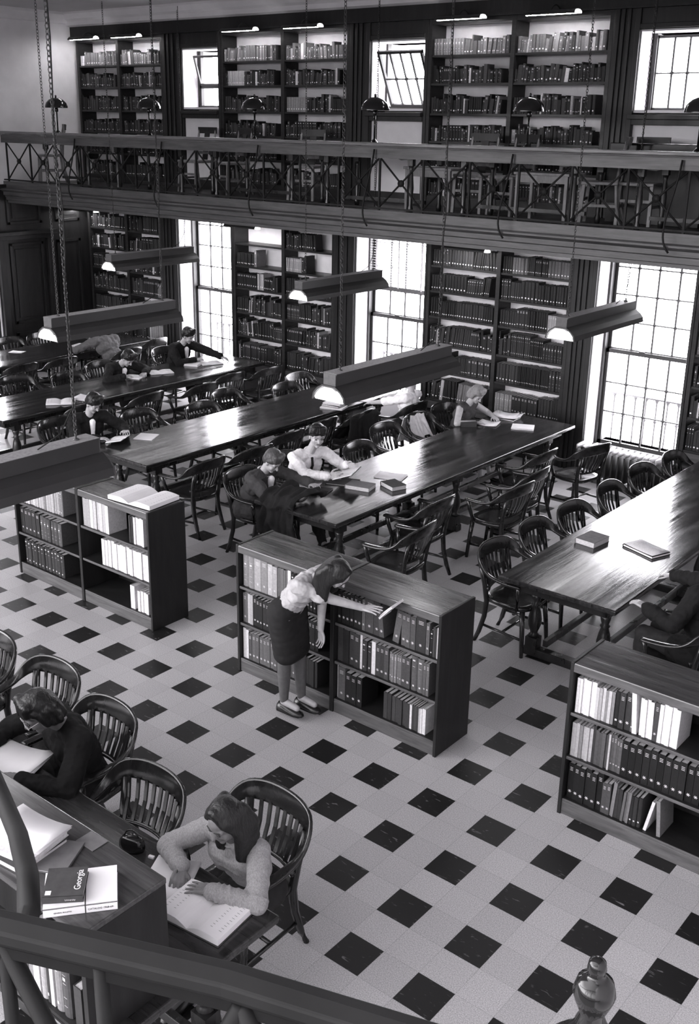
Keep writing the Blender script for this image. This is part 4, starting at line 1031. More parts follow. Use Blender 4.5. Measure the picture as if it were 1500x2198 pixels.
# white-shirted boy's table
p = (-1.93, 3.05); 
closed_book('book', (-1.56, 3.36, TZ), .25, .26, .18, .042, 'greycloth', 'thick grey closed book lying between the two boys and a second thick book')
closed_book('book', (-1.33, 3.60, TZ), -.35, .22, .17, .045, 'tweed', 'thick dark-edged book with pale top, rightmost on white-shirted boy\'s table')
closed_book('book', (-1.80, 3.38, TZ), .4, .30, .22, .012, 'tweed', 'thin dark book lying under the white-shirted boy\'s open book')
closed_book('notebook', (-1.80, 3.02, TZ), .3, .2, .2, .012, 'tweed', 'dark notebook beside the bending boy\'s papers', 'notebook')
sheets('paper', (-1.97, 2.95, TZ + .012), .5, .30, .24, 3, 'loose white papers in front of the boy bending over the table', curl=.012)
sheets('paper', (-1.55, 3.85, TZ), .3, .3, .22, 2, 'white papers in the glare beyond the white-shirted boy')
sheets('paper', (-1.88, 6.68, TZ + .02), .3, .3, .22, 5, 'heap of white papers right of the blonde woman', curl=.01)
closed_book('book', (-1.88, 6.66, TZ), .1, .3, .22, .02, 'darkcloth', 'dark book beneath the heap of white papers')
closed_book('notebook', (-1.50, 6.42, TZ), .45, .26, .2, .018, 'paper', 'white pad near the far corner of white-shirted boy\'s table', 'notebook')
closed_book('handbag', (-2.05, 6.05, TZ), .8, .2, .14, .06, 'leather', 'dark leather purse on table in front of blonde woman', 'bag', 'leather')
# rightmost table
closed_book('book', (.86, 3.58, TZ), -.1, .19, .25, .05, 'greycloth', 'thick grey closed book alone on the rightmost table', pg='pages')
closed_book('magazine', (1.30, 3.72, TZ), -.35, .34, .22, .022, 'darkcloth', 'glossy-topped volume by the hand on the rightmost table', 'magazine', 'paper')
sheets('magazine', (1.30, 3.72, TZ + .022), -.35, .33, .21, 1, 'printed picture sheet lying on the volume on rightmost table', mat='paperwarm')
# third table
closed_book('book', (-3.78, 5.60, TZ), .3, .3, .2, .02, 'paperwarm', 'pale book at the bottom of the stack beside the woman in white')
closed_book('book', (-3.80, 5.62, TZ + .021), .1, .26, .18, .02, 'darkcloth', 'dark book in the middle of the stack beside the woman in white')
closed_book('book', (-3.80, 5.63, TZ + .042), .25, .24, .17, .025, 'paperwarm', 'pale speckled book on top of stack beside woman in white')
sheets('paper', (-3.80, 6.2, TZ), .2, .34, .26, 2, 'white papers on the far end of the third table')
closed_book('notebook', (-4.50, 3.12, TZ), .5, .22, .24, .01, 'paper', 'white notebook right of the boy at the near table end', 'notebook', 'paper')
closed_book('notebook', (-5.32, 2.45, .445), .2, .3, .2, .01, 'paper', 'white folder on the chair seat behind the near hanging light', 'notebook', 'paper')
# fourth table
open_book((-6.50, 3.42, TZ), .9, .36, .26, .03, 'open newspaper-like volume with white pages on fourth table, unattended')
sheets('newspaper', (-6.42, 3.78, TZ), .5, .34, .26, 2, 'white papers beside the unattended open volume', curl=.012)
closed_book('notebook', (-6.93, 4.98, TZ), .4, .26, .2, .015, 'paper', 'white pad under the hands of the boy with head down', 'notebook', 'paper')
open_book((-6.88, 5.42, TZ), 1.1, .34, .24, .022, 'open white book beyond the boy writing with head down')
closed_book('book', (-6.92, 6.08, TZ), .4, .24, .18, .03, 'paperwarm', 'closed pale book before the boy in dark suit', pg='paper')
open_book((-6.80, 6.33, TZ), 1.2, .32, .22, .02, 'open book under the arm of the boy in dark suit')
sheets('paper', (-9.55, 4.86, TZ), .5, .22, .16, 1, 'single white sheet on the farthest left table')
closed_book('notebook', (-9.20, 5.85, TZ), .3, .3, .2, .02, 'paperwarm', 'pale notebook near the person in grey sweater', 'notebook')
sheets('paper', (-10.25, 6.45, GZ + .775), .3, .4, .3, 2, 'white papers on the first gallery desk')
sheets('paper', (-3.05, 6.6, GZ + .535), .2, .2, .14, 1, 'white slip on the small gallery side table')
sheets('paper', (-4.3, 6.35, GZ + .775), .1, .3, .2, 1, 'white sheet on gallery desk under fourth lamp')
# clipboard hung on the gallery (dark case under right gallery window)
t = empty('card_case', (-.55, 7.2, GZ)); tag(t, 'dark long case standing on gallery under the right gallery window', 'cabinet')
MB().box(-.45, .65, -.16, .16, .0, .74).build('body', 'darkwood', t, bevel=.006)
MB().box(-.46, .66, -.17, .17, .74, .86).build('lid', 'enamel', t, bevel=.01)
# foreground table ------------------------------------------------------------
HT = 1.306
def gtext(txt, size, loc, rot, par, mat='mark', name='title', sp=1.0, bold=False):
    cu = bpy.data.curves.new(name, 'FONT'); cu.body = txt; cu.size = size; cu.extrude = .0004; cu.space_character = sp; cu.align_x = 'LEFT'
    o = bpy.data.objects.new(name, cu); COL.objects.link(o)
    dg = bpy.context.evaluated_depsgraph_get(); dg.update(); me = bpy.data.meshes.new_from_object(o.evaluated_get(dg)); bpy.data.objects.remove(o)
    me.materials.clear(); me.materials.append(M[mat])
    o = bpy.data.objects.new(name, me); COL.objects.link(o); o.location = loc; o.rotation_euler = rot; o.parent = par; return o
# thick white catalogue with dark-jacketed book on it
def frame_from_px(pa, pb, z):
    a, b_ = atz(*pa, z), atz(*pb, z); d = (b_ - a); return a, b_, math.atan2(d.y, d.x), d.length
a, b_, ang, L_ = frame_from_px((92, 1962), (252, 1942), HT + .02)
t = empty('book', (0, 0, 0)); tag(t, 'thick white catalogue under the dark Georgia book, on the foreground shelf', 'book')
u = (b_ - a).normalized(); nrm = V((-u.y, u.x, 0)); dep = .215
if nrm.y < 0: nrm = -nrm
t.location = (a.x, a.y, HT); t.rotation_euler = (0, 0, ang)
th = .038
b = MB(); b.box(0, L_, 0, dep, th - .002, th); b.box(0, L_, 0, dep, 0, .002); b.box(0, L_, 0, .002, 0, th); cvr = b.build('cover', 'paper', t)
MB().box(.002, L_ - .002, .002, dep - .003, .002, th - .002).build('pages', 'paperwarm', t)
b = MB(); b.box(L_ * .56, L_ * .575, -.0006, 0, 0, th); b.box(L_ * .56, L_ * .575, 0, dep, th, th + .0006); b.box(0, L_, -.0006, 0, th * .9, th * .96); b.build('cover_lines', 'ink', cvr)
gtext('CATALOG 1968-69', .0115, (L_ * .60, -.0006, th * .32), (PI / 2, 0, 0), cvr, 'ink')
gtext('GENERAL BULLETIN', .0075, (L_ * .14, -.0006, th * .35), (PI / 2, 0, 0), cvr, 'ink')
gb = t
a2, b2, ang2, L2 = frame_from_px((90, 1930), (178, 1925), HT + .06)
t = empty('book', (a2.x, a2.y, HT + .0385), ang2); tag(t, 'dark-jacketed book titled Georgia lying on the white catalogue', 'book')
dd = .17; th2 = .028
b = MB(); b.box(0, L2, 0, dd, th2 - .003, th2); b.box(0, L2, 0, dd, 0, .003); b.box(0, L2, -.003, .002, 0, th2); jk = b.build('jacket', 'tweed', t)
MB().box(.003, L2 - .003, .002, dd - .003, .003, th2 - .003).build('pages', 'pages', t)
gtext('Georgia', .036, (L2 * .90, .035, th2 + .0006), (0, 0, PI / 2), jk, 'paper')
gtext('University', .010, (L2 * .55, -.0034, th2 * .35), (PI / 2, 0, 0), jk, 'mark')
MB().box(.008, .03, .012, .036, th2, th2 + .0006).build('sticker', 'paper', jk)
# big bound volume with plastic sleeve, stack at left
c0 = atz(60, 1800, HT + .05)
closed_book('book', (c0.x - .06, c0.y - .02, HT), .12, .35, .25, .03, 'tweed', 'large flat grey volume, bottom of the stack behind curved bar', pg='paperwarm')
closed_book('book', (c0.x - .05, c0.y - .01, HT + .031), .2, .33, .235, .025, 'paperwarm', 'large pale volume, second in the stack behind curved bar', pg='paperwarm')
t = sheets('plastic_sleeve', (c0.x - .02, c0.y + .02, HT + .057), .2, .29, .20, 3, 'crinkled white plastic sleeve on top of the stacked volumes', 'sleeve', curl=.012)
c1 = atz(125, 1830, HT + .01); closed_book('notebook', (c1.x + .0, c1.y - .02, HT), .5, .18, .2, .012, 'greycloth', 'grey spiral notebook leaning under dark Georgia book', 'notebook')
c1 = atz(197, 1802, HT + .01); t = empty('card', (c1.x, c1.y, HT), .02); tag(t, 'grey card lying over the far edge of the foreground shelf', 'card')
MB().box(-.055, .055, -.042, .042, 0, .004).build('card_sheet', 'greycloth', t, bevel=.003)
# girl's books
c2 = atz(442, 1948, .78); o = open_book((c2.x + .01, c2.y - .02, TZ), .12, .36, .25, .042, 'thick open book with text pages under the reading girl\'s hand', cover='leather', pg='paper')
c3 = atz(372, 1888, .77); sheets('paper', (c3.x - .02, c3.y + .0, TZ), .5, .22, .28, 2, 'blank white writing paper under the girl\'s pen hand')
c3 = atz(40, 1640, .77); sheets('paper', (c3.x - .05, c3.y, TZ), .4, .36, .28, 4, 'white papers before the person wearing glasses', curl=.01)
c3 = atz(290, 1805, .80); t = empty('handbag', (c3.x, c3.y - .02, TZ), .4); tag(t, 'small shiny black purse on table left of reading girl', 'bag')
b = MB(); b.loft([[V((x * s_, y * s_ * .6, z)) for x, y in [(.07 * math.cos(k * PI / 8), .07 * math.sin(k * PI / 8)) for k in range(16)]] for s_, z in ((.9, 0), (1, .02), (.95, .05), (.7, .075), (.3, .082))], True, True); b.build('body', 'enamel', t)
b = MB(); b.tube(bez((-.04, 0, .07), (-.03, .0, .13), (.03, 0, .13), (.04, 0, .07)), .004, 6); b.build('handle', 'enamel', t)
t = empty('eraser', (c3.x + .12, c3.y + .0, TZ), .3); tag(t, 'tiny white eraser on the table by the black purse', 'eraser'); MB().box(-.015, .015, -.008, .008, 0, .01).build('block', 'paper', t)

# ================================================================== DRAPED CLOTHS
def drape(name, label, cat, mat, path, width, folds=.012, seed=0, nu=40, nv=26, th=.006, flare=.0):
    """path: polyline of (point) the cloth runs along; width vector gives the other direction"""
    P_ = [V(p) for p in path]; wv = V(width)
    L = [0]
    for i in range(1, len(P_)): L.append(L[-1] + (P_[i] - P_[i - 1]).length)
    def pt(s_):
        s_ *= L[-1]
        for i in range(1, len(P_)):
            if s_ <= L[i] or i == len(P_) - 1: return P_[i - 1].lerp(P_[i], (s_ - L[i - 1]) / max(1e-6, L[i] - L[i - 1])), (P_[i] - P_[i - 1]).normalized()
    r = random.Random(seed); ph = [r.uniform(0, 6) for _ in range(6)]
    vs = []
    for i in range(nu + 1):
        s_ = i / nu; p, d = pt(s_); nrm = wv.cross(d).normalized()
        if nrm.z < -.3 : nrm = -nrm
        for j in range(nv + 1):
            f = j / nv - .5
            w = 1 + flare * abs(s_ - .5) * 2
            o = folds * (math.sin(f * 14 + ph[0] + 3 * s_) + .6 * math.sin(f * 27 + ph[1] - 4 * s_) + .5 * math.sin(s_ * 11 + ph[2] + 5 * f)) * (.4 + abs(s_ - .5) * 1.6)
            q = p + wv * (f * w + .03 * math.sin(s_ * 5 + ph[3]) + .02 * math.sin(9 * s_ + ph[4])) + nrm * (abs(o) + .004) + d * (.03 * math.sin(7 * f + ph[5]))
            vs.append(q)
    fs = [(i * (nv + 1) + j, i * (nv + 1) + j + 1, (i + 1) * (nv + 1) + j + 1, (i + 1) * (nv + 1) + j) for i in range(nu) for j in range(nv)]
    b = MB(); b.add(vs, fs, True); o = b.build(name, mat); bake(o, [('SOLIDIFY', dict(thickness=th, offset=1))]); return tag(o, label, cat)
# coat slumped over the near end of the white-shirted boy's table
drape('coat', 'dark heavy coat draped over the near end of table by bending boy', 'coat', 'coat', [(-1.78, 2.78, .80), (-1.79, 2.62, .87), (-1.80, 2.46, .84), (-1.80, 2.385, .74), (-1.80, 2.355, .6), (-1.80, 2.35, .46)], (.36, .04, 0), .05, 1, th=.012, flare=.25)
drape('coat', 'dark coat hung over armchair back at the third table', 'coat', 'coat', [(-3.40, 5.35, .50), (-3.26, 5.38, .70), (-3.17, 5.40, .83), (-3.12, 5.40, .80), (-3.08, 5.40, .55), (-3.06, 5.40, .34)], (.05, .5, 0), .018, 2, th=.012)
drape('cloth', 'white cloth hung over an armchair back before blonde woman', 'cloth', 'whitecloth', [(-2.52, 5.80, .56), (-2.62, 5.80, .74), (-2.66, 5.80, .82), (-2.70, 5.80, .81), (-2.73, 5.80, .62), (-2.74, 5.8, .48)], (.02, .30, 0), .014, 3, flare=.3)

# ================================================================== PEOPLE
def capsule(b, p0, r0, p1, r1, n=14, k=5):
    p0, p1 = V(p0), V(p1); d = p1 - p0
    if d.length < 1e-5: d = V((0, 0, 1e-4)); p1 = p0 + d
    dn = d.normalized(); u, w = b.frame(d); rings = []
    for i in range(k + 1):
        a = -PI / 2 + PI / 2 * i / k; rr = max(.0006, r0 * math.cos(a)); c = p0 + dn * (r0 * math.sin(a))
        rings.append([c + (u * math.cos(2 * PI * j / n) + w * math.sin(2 * PI * j / n)) * rr for j in range(n)])
    for i in range(k + 1):
        a = PI / 2 * i / k; rr = max(.0006, r1 * math.cos(a)); c = p1 + dn * (r1 * math.sin(a))
        rings.append([c + (u * math.cos(2 * PI * j / n) + w * math.sin(2 * PI * j / n)) * rr for j in range(n)])
    b.loft(rings, True, True)
def ellips(b, c, R_, rx, ry, rz, n=16, k=10):
    """R_: (right, fwd, up) axes"""
    c = V(c); rings = []
    for i in range(k + 1):
        a = -PI / 2 + PI * i / k; ca = max(.01, math.cos(a)); sa = math.sin(a)
        rings.append([c + R_[0] * (rx * ca * math.cos(2 * PI * j / n)) + R_[1] * (ry * ca * math.sin(2 * PI * j / n)) + R_[2] * (rz * sa) for j in range(n)])
    b.loft(rings, True, True)
TEX = bpy.data.textures.new('cloth_folds', 'CLOUDS'); TEX.noise_scale = .07; TEX.noise_depth = 2
TEXH = bpy.data.textures.new('hair_locks', 'CLOUDS'); TEXH.noise_scale = .03; TEXH.noise_depth = 2
def meld(b, name, mat, parent, vox=.007, sm=4, disp=0, tex=None, cuts=()):
    o = b.build(name, mat)
    mods = [('REMESH', dict(mode='VOXEL', voxel_size=vox, use_smooth_shade=True)), ('SMOOTH', dict(factor=.6, iterations=sm))]
    bake(o, mods)
    if disp: bake(o, [('DISPLACE', dict(texture=tex or TEX, strength=disp, mid_level=.5, texture_coords='LOCAL')), ('SMOOTH', dict(factor=.4, iterations=1))])
    for p in o.data.polygons: p.use_smooth = True
    o.parent = parent
    if parent is not None: o.matrix_parent_inverse = Matrix.Translation(parent.location).inverted()
    return o
def ik(a, b_, l1, l2, pole):
    a, b_ = V(a), V(b_); d = b_ - a; L = min(d.length, (l1 + l2) * .999); dn = d.normalized()
    x = (L * L + l1 * l1 - l2 * l2) / (2 * L); h = math.sqrt(max(0, l1 * l1 - x * x))
    p = V(pole); p = (p - dn * p.dot(dn)).normalized(); return a + dn * x + p * h, a + dn * L
def hand(b, wrist, d, n, thumb_side, curl=.35, sc=1.0, spread=.06):
    """d towards fingers, n back of the hand direction, thumb_side vector"""
    d = V(d).normalized(); n = V(n); n = (n - d * n.dot(d)).normalized(); s_ = d.cross(n); 
    if s_.dot(V(thumb_side)) < 0: s_ = -s_
    w = V(wrist); Ls = [.074, .080, .074, .058]
    for i in range(4):
        off = (1.5 - i) * .0225 * sc
        k0 = w + d * .012 + s_ * off * .55; k1 = w + d * (.088 - .004 * abs(i - 1)) * sc + s_ * off
        capsule(b, k0, .0135 * sc, k1, .0105 * sc, 10, 3)
        p = k1; L = Ls[i] * sc; dirv = (d + s_ * (1.5 - i) * spread).normalized(); ang = 0
        for seg, fl in ((.45, 1), (.3, 1.2), (.25, .9)):
            ang += curl * fl; dv = dirv * math.cos(ang) - n * math.sin(ang); q = p + dv * L * seg
            capsule(b, p, (.0088 if seg == .45 else .008) * sc, q, (.008 if seg == .45 else .007) * sc, 8, 3); p = q
    t0 = w + d * .025 * sc + s_ * .022 * sc; t1 = t0 + (d * .55 + s_ * .75 - n * .25).normalized() * .042 * sc; t2 = t1 + (d * .85 + s_ * .35 - n * .3).normalized() * .032 * sc; t3 = t2 + (d - n * .3).normalized() * .024 * sc
    capsule(b, t0, .014 * sc, t1, .011 * sc, 8, 3); capsule(b, t1, .0105 * sc, t2, .009 * sc, 8, 3); capsule(b, t2, .009 * sc, t3, .0075 * sc, 8, 3)
def person(label, face, pelvis, neck, head, look, hL, hR, fL, fR, top, bottom, hairm, hair='short', sleeves='long', skirt=False, female=False, sit=True, up=None,
           handL=None, handR=None, poleL=None, poleR=None, kneeL=None, kneeR=None, skin='skin', vox=.007, collar=False, tie=False, shirtmat='shirt', jacket=False, shoes='shoe', sc=1.0, glasses=False, legskin=None, disp=.012, group='people'):
    f = V(face).normalized(); rt = f.cross(V((0, 0, 1))).normalized()
    pelvis, neck, head = V(pelvis), V(neck), V(head); q = .92 if female else 1.0; q *= sc
    t = empty('person', (pelvis.x, pelvis.y, 0)); tag(t, label, 'person', group)
    sp = (neck - pelvis); spn = sp.normalized(); fr_ = rt.cross(spn) * -1
    if fr_.dot(f) < 0 and abs(fr_.dot(f)) > .05: fr_ = -fr_
    chestf = (f - spn * f.dot(spn)).normalized()
    sh = neck - spn * .045 * q; shw = .165 * q if female else .185 * q
    sL = sh - rt * shw; sR = sh + rt * shw
    hipw = .085 * q; hpL = pelvis - rt * hipw - V((0, 0, .02)); hpR = pelvis + rt * hipw - V((0, 0, .02))
    la, lf = .275 * q, .245 * q; lt, lc = .42 * q, .42 * q
    eL, wL = ik(sL, hL, la, lf, poleL or (-rt * .6 - V((0, 0, .8)) - f * .3)); eR, wR = ik(sR, hR, la, lf, poleR or (rt * .6 - V((0, 0, .8)) - f * .3))
    kL, aL = ik(hpL, fL, lt, lc, kneeL or (f + V((0, 0, .4)))); kR, aR = ik(hpR, fR, lt, lc, kneeR or (f + V((0, 0, .4))))
    lo = V(look).normalized(); upv = V(up) if up else (V((0, 0, 1)) + spn * .5); upv = (upv - lo * upv.dot(lo)).normalized(); hr = lo.cross(upv)
    A3 = (hr, lo, upv); H_ = lambda x, y, z: head + hr * x * q + lo * y * q + upv * z * q
    def torso(b, e, long=True):
        capsule(b, pelvis - rt * .075 * q, .098 * q + e, pelvis + rt * .075 * q, .098 * q + e)
        w0 = pelvis.lerp(neck, .38); capsule(b, w0 - rt * .05 * q, (.085 if female else .098) * q + e, w0 + rt * .05 * q, (.085 if female else .098) * q + e)
        w0 = pelvis.lerp(neck, .68) + chestf * .01; capsule(b, w0 - rt * .075 * q, .098 * q + e, w0 + rt * .075 * q, .098 * q + e)
        capsule(b, pelvis, .09 * q + e, pelvis.lerp(neck, .5), .09 * q + e); capsule(b, pelvis.lerp(neck, .4), .09 * q + e, neck - spn * .1, .085 * q + e)
        capsule(b, sL + rt * .02, .052 * q + e, sR - rt * .02, .052 * q + e); capsule(b, neck - spn * .09 - chestf * .02, .06 * q + e, neck - spn * .02, .045 * q + e * .6)
        if female:
            for s_ in (-1, 1): c_ = pelvis.lerp(neck, .66) + chestf * .085 * q + rt * s_ * .065; capsule(b, c_ - chestf * .014, .044 * q + e, c_ - spn * .03 - chestf * .02, .05 * q + e)
    def arm(b, s_, e_, w_, e, frac):
        capsule(b, s_, .049 * q + e, s_.lerp(e_, min(1, frac * 2)), (.049 - .009 * min(1, frac * 2)) * q + e)
        if frac > .5: capsule(b, e_, .04 * q + e, e_.lerp(w_, (frac - .5) * 2), (.04 - .013 * (frac - .5) * 2) * q + e)
    def leg(b, h_, k_, a_, e, frac=1):
        capsule(b, h_, .083 * q + e, h_.lerp(k_, min(1, frac * 2)), (.083 - .027 * min(1, frac * 2)) * q + e)
        if frac > .5:
            mid_ = k_.lerp(a_, .35) + (k_ - h_).normalized() * -.008
            capsule(b, k_, .056 * q + e, mid_, .054 * q + e); capsule(b, mid_, .054 * q + e, a_, .034 * q + e)
    # body
    b = MB(); torso(b, -.012)
    arm(b, sL, eL, wL, 0, 1); arm(b, sR, eR, wR, 0, 1); capsule(b, neck - spn * .04, .05 * q, head - upv * .06 * q - lo * .01, .046 * q)
    ellips(b, H_(0, -.012, .028), A3, .074 * q, .093 * q, .088 * q); ellips(b, H_(0, .012, -.03), A3, .062 * q, .072 * q, .075 * q)
    capsule(b, H_(0, .035, -.075), .034 * q, H_(0, .058, -.088), .021 * q); capsule(b, H_(0, .078, .0), .010 * q, H_(0, .098, -.026), .0125 * q, 8, 3)
    for s_ in (-1, 1):
        ellips(b, H_(s_ * .074, -.005, -.012), A3, .010 * q, .018 * q, .030 * q, 8, 6); capsule(b, H_(s_ * .018, .072, .018), .012 * q, H_(s_ * .045, .062, .020), .012 * q, 8, 3)
        capsule(b, H_(s_ * .038, .052, -.03), .022 * q, H_(s_ * .03, .052, -.045), .02 * q, 8, 3)
    capsule(b, H_(-.016, .074, -.054), .008 * q, H_(.016, .074, -.054), .008 * q, 8, 3)
    def hd(w_, e_, spec, side):
        dv = (w_ - e_).normalized(); spec = spec or {}
        hand(b, w_, spec.get('d', dv), spec.get('n', V((0, 0, 1))), spec.get('t', rt * (1 if side < 0 else -1)), spec.get('curl', .3), q * (.97 if not female else .95), spec.get('spread', .06))
    hd(wL, eL, handL, -1); hd(wR, eR, handR, 1)
    leg(b, hpL, kL, aL, -.006); leg(b, hpR, kR, aR, -.006)
    for a_ in (aL, aR): capsule(b, a_ + V((0, 0, -.01)), .034 * q, a_ + f * .13 * q + V((0, 0, -.035)), .026 * q)
    body = meld(b, 'body', skin, t, vox, 2)
    # face details
    b = MB()
    for s_ in (-1, 1):
        ellips(b, H_(s_ * .031, .0765, .002), A3, .0135 * q, .006 * q, .0055 * q, 8, 6); capsule(b, H_(s_ * .016, .083, .026), .0035 * q, H_(s_ * .046, .073, .028), .003 * q, 6, 2)
    meldless = b.build('eyes_and_brows', 'feature'); rel(meldless, body)
    b = MB(); capsule(b, H_(-.018, .080, -.055), .0045 * q, H_(.018, .080, -.055), .0045 * q, 6, 2); rel(b.build('mouth', 'lips'), body)
    if glasses:
        b = MB()
        for s_ in (-1, 1):
            c_ = H_(s_ * .033, .092, .0); b.tube([c_ + hr * .024 * math.cos(a) + upv * .017 * math.sin(a) for a in [2 * PI * k / 14 for k in range(15)]], .0018, 5)
            b.tube([H_(s_ * .057, .09, .004), H_(s_ * .08, .0, .006)], .0018, 5)
        b.tube([H_(-.01, .093, .003), H_(.01, .093, .003)], .0018, 5); rel(b.build('glasses', 'radiator'), body)
    # hair
    b = MB()
    ellips(b, H_(0, -.018 - .008 * (hair == 'long'), .050), A3, .086 * q, (.097 - .007 * (hair == 'long')) * q, .090 * q); ellips(b, H_(0, -.045, .008), A3, .078 * q, .064 * q, .08 * q)
    for s_ in (-1, 1):
        capsule(b, H_(s_ * .066, .018, .06), .026 * q, H_(s_ * .074, -.012, .012), .017 * q, 8, 3)
    for x in (-.055, -.03, -.005, .02, .045, .06) if hair != 'long' else (): capsule(b, H_(x * .9, .03, .105), .034 * q, H_(x, .066 - abs(x) * .25, .072), .021 * q, 8, 3)
    if hair in ('bob', 'curly'):
        for s_ in (-1, 1):
            for y, z in ((.0, -.03), (-.03, -.05), (-.06, -.06)): capsule(b, H_(s_ * .068, y, .03), .034 * q, H_(s_ * .076, y, z), .028 * q, 8, 3)
        for x in (-.04, 0, .04): capsule(b, H_(x, -.085, .02), .035 * q, H_(x, -.085, -.07), .030 * q, 8, 3)
    if hair == 'long':
        for s_ in (-1, 1): capsule(b, H_(s_ * .01, .03, .115), .024 * q, H_(s_ * .06, .045, .06), .018 * q, 8, 3); capsule(b, H_(s_ * .06, .045, .06), .018 * q, H_(s_ * .078, .02, .0), .018 * q, 8, 3)
        for s_ in (-1, 1):
            for k in range(5):
                y = .004 - k * .024; m0 = H_(s_ * .066, y, .05); m1 = H_(s_ * .092, y - .004, -.05)
                capsule(b, m0, .034 * q, m1, .036 * q, 8, 3)
                hang = V((0, 0, -1)) * (.13 + .02 * k) + (neck - m1).normalized() * .03; m2 = m1 + hang
                capsule(b, m1, .036 * q, m2, .024 * q, 8, 3)
        for x in (-.06, -.03, 0, .03, .06):
            m1 = H_(x * 1.2, -.095, -.06); capsule(b, H_(x, -.08, .04), .040 * q, m1, .042 * q, 8, 3)
            capsule(b, m1, .042 * q, m1 + V((0, 0, -.07)) - spn * .05 - chestf * .01, .032 * q, 8, 3)
    meld(b, 'hair', hairm, t, .006, 10 if hair == 'long' else 5, .004 if hair == 'long' else .008, TEXH)
    # top garment
    e = .022 if jacket else .014
    b = MB(); torso(b, e)
    if not jacket and not sit: pass
    fr2 = {'long': .97, 'short': .36, 'none': 0, 'elbow': .6}[sleeves]
    if fr2: arm(b, sL, eL, wL, e, fr2); arm(b, sR, eR, wR, e, fr2)
    if sleeves == 'long':
        rr = random.Random(int(abs(pelvis.x * 100)))
        for a0_, a1_, r0_, r1_, nn in ((sL, eL, .047, .040, 5), (eL, wL, .040, .028, 9), (sR, eR, .047, .040, 5), (eR, wR, .040, .028, 9)):
            ax = (a1_ - a0_).normalized(); u_, w_ = b.frame(ax)
            for i in range(nn):
                fr_i = (i + .5 + rr.uniform(-.2, .2)) / nn; ax2 = (ax + u_ * rr.uniform(-.45, .45) + w_ * rr.uniform(-.45, .45)).normalized(); u2, w2 = b.frame(ax2)
                r_ = (r0_ + (r1_ - r0_) * fr_i) * q + e + (.009 if top == 'knit' else .0055)
                ellips(b, a0_.lerp(a1_, fr_i), (u2, w2, ax2), r_, r_, .011, 14, 6)
        for e_, w_ in ((eL, wL), (eR, wR)): capsule(b, e_.lerp(w_, .88), (.036 if jacket else .033) * q + e * .7, e_.lerp(w_, .97), (.036 if jacket else .033) * q + e * .7)
    if sleeves == 'short':
        for e_, w_ in ((sL, eL), (sR, eR)): capsule(b, e_.lerp(w_, .62), .048 * q + e, e_.lerp(w_, .72), .048 * q + e)
    if jacket:
        capsule(b, hpL, .10 * q + e, hpL.lerp(kL, .25), .09 * q + e); capsule(b, hpR, .10 * q + e, hpR.lerp(kR, .25), .09 * q + e)
    gar = meld(b, 'jacket' if jacket else ('sweater' if top in ('greysweater', 'knit') else 'shirt'), top, t, max(vox, .006), 2 if top == 'knit' else 3, disp * (.7 if top == 'knit' else 2.6))
    if collar:
        b = MB(); c0 = neck - spn * .012
        b.tube([c0 + (rt * math.cos(a) * .064 + chestf * math.sin(a) * .062) * q + spn * (.012 - .025 * max(0, math.sin(a))) for a in [2 * PI * k / 16 for k in range(17)]], .010, 6)
        if jacket:
            for i in range(6):
                a_ = neck - spn * (.02 + .045 * i) + chestf * (.075 + .014 * i) * q + chestf * .035
                capsule(b, a_, .034 - .004 * i, a_ - spn * .045 + chestf * .012, .030 - .004 * i, 8, 3)
        rel(b.build('shirt_collar', shirtmat), gar)
    if tie:
        b = MB(); a_ = neck - spn * .03 + chestf * (.062 + e) * q; prev = a_
        capsule(b, a_, .014, a_ - spn * .02 + chestf * .01, .012, 8, 3)
        for i in range(7):
            nx = pelvis.lerp(neck, .85 - .09 * i) + chestf * (.128 + .004 * i) * q + rt * .004 * i
            capsule(b, prev, .012 + .001 * i, nx, .013 + .0015 * i, 8, 3); prev = nx
        rel(b.build('tie', 'darkcloth'), gar)
    # lower garment
    b = MB()
    if skirt:
        capsule(b, pelvis - rt * .085 * q, .102 * q + .014, pelvis + rt * .085 * q, .102 * q + .014); capsule(b, pelvis, .1, pelvis.lerp(neck, .3), .088 * q + .014)
        if sit: leg(b, hpL, kL, aL, .02, .46); leg(b, hpR, kR, aR, .02, .46); capsule(b, pelvis.lerp(kL, .3), .09, pelvis.lerp(kR, .3), .09)
        else:
            for k in range(7):
                c_ = pelvis.lerp((kL + kR) / 2 + V((0, 0, .06)), k / 6); capsule(b, c_ - rt * (.085 - .012 * k * .3), .112 * q, c_ + rt * (.085 - .012 * k * .3), .112 * q)
        meld(b, 'skirt', bottom, t, .008, 6, .006)
        if legskin:
            b = MB(); leg(b, hpL, kL, aL, .002); leg(b, hpR, kR, aR, .002); meld(b, 'stockings', legskin, t, .007, 3)
    else:
        capsule(b, pelvis - rt * .08 * q, .10 * q + .012, pelvis + rt * .08 * q, .10 * q + .012); leg(b, hpL, kL, aL, .014, .98); leg(b, hpR, kR, aR, .014, .98)
        meld(b, 'trousers', bottom, t, .008, 4, .025)
    for a_ in (aL, aR):
        b = MB(); g = f.copy(); base_ = V((a_.x, a_.y, 0))
        rings = []
        for k, (yy, w, h_) in enumerate(((-.065, .022, .05), (-.05, .033, .07), (0, .035, .065), (.06, .040, .05), (.12, .044, .04), (.165, .036, .034), (.19, .015, .02))):
            c_ = base_ + g * yy * q; rings.append([c_ + rt * (w * math.cos(a)) + V((0, 0, max(0, h_ * math.sin(a)))) for a in [2 * PI * j / 12 for j in range(12)]])
        b.loft(rings, True, True); dz = max(0, a_.z - .09)
        for i in range(len(b.v)): b.v[i] = b.v[i] + V((0, 0, dz))
        rel(b.build('shoe', shoes), t)
    return t
Z = V((0, 0, 1))
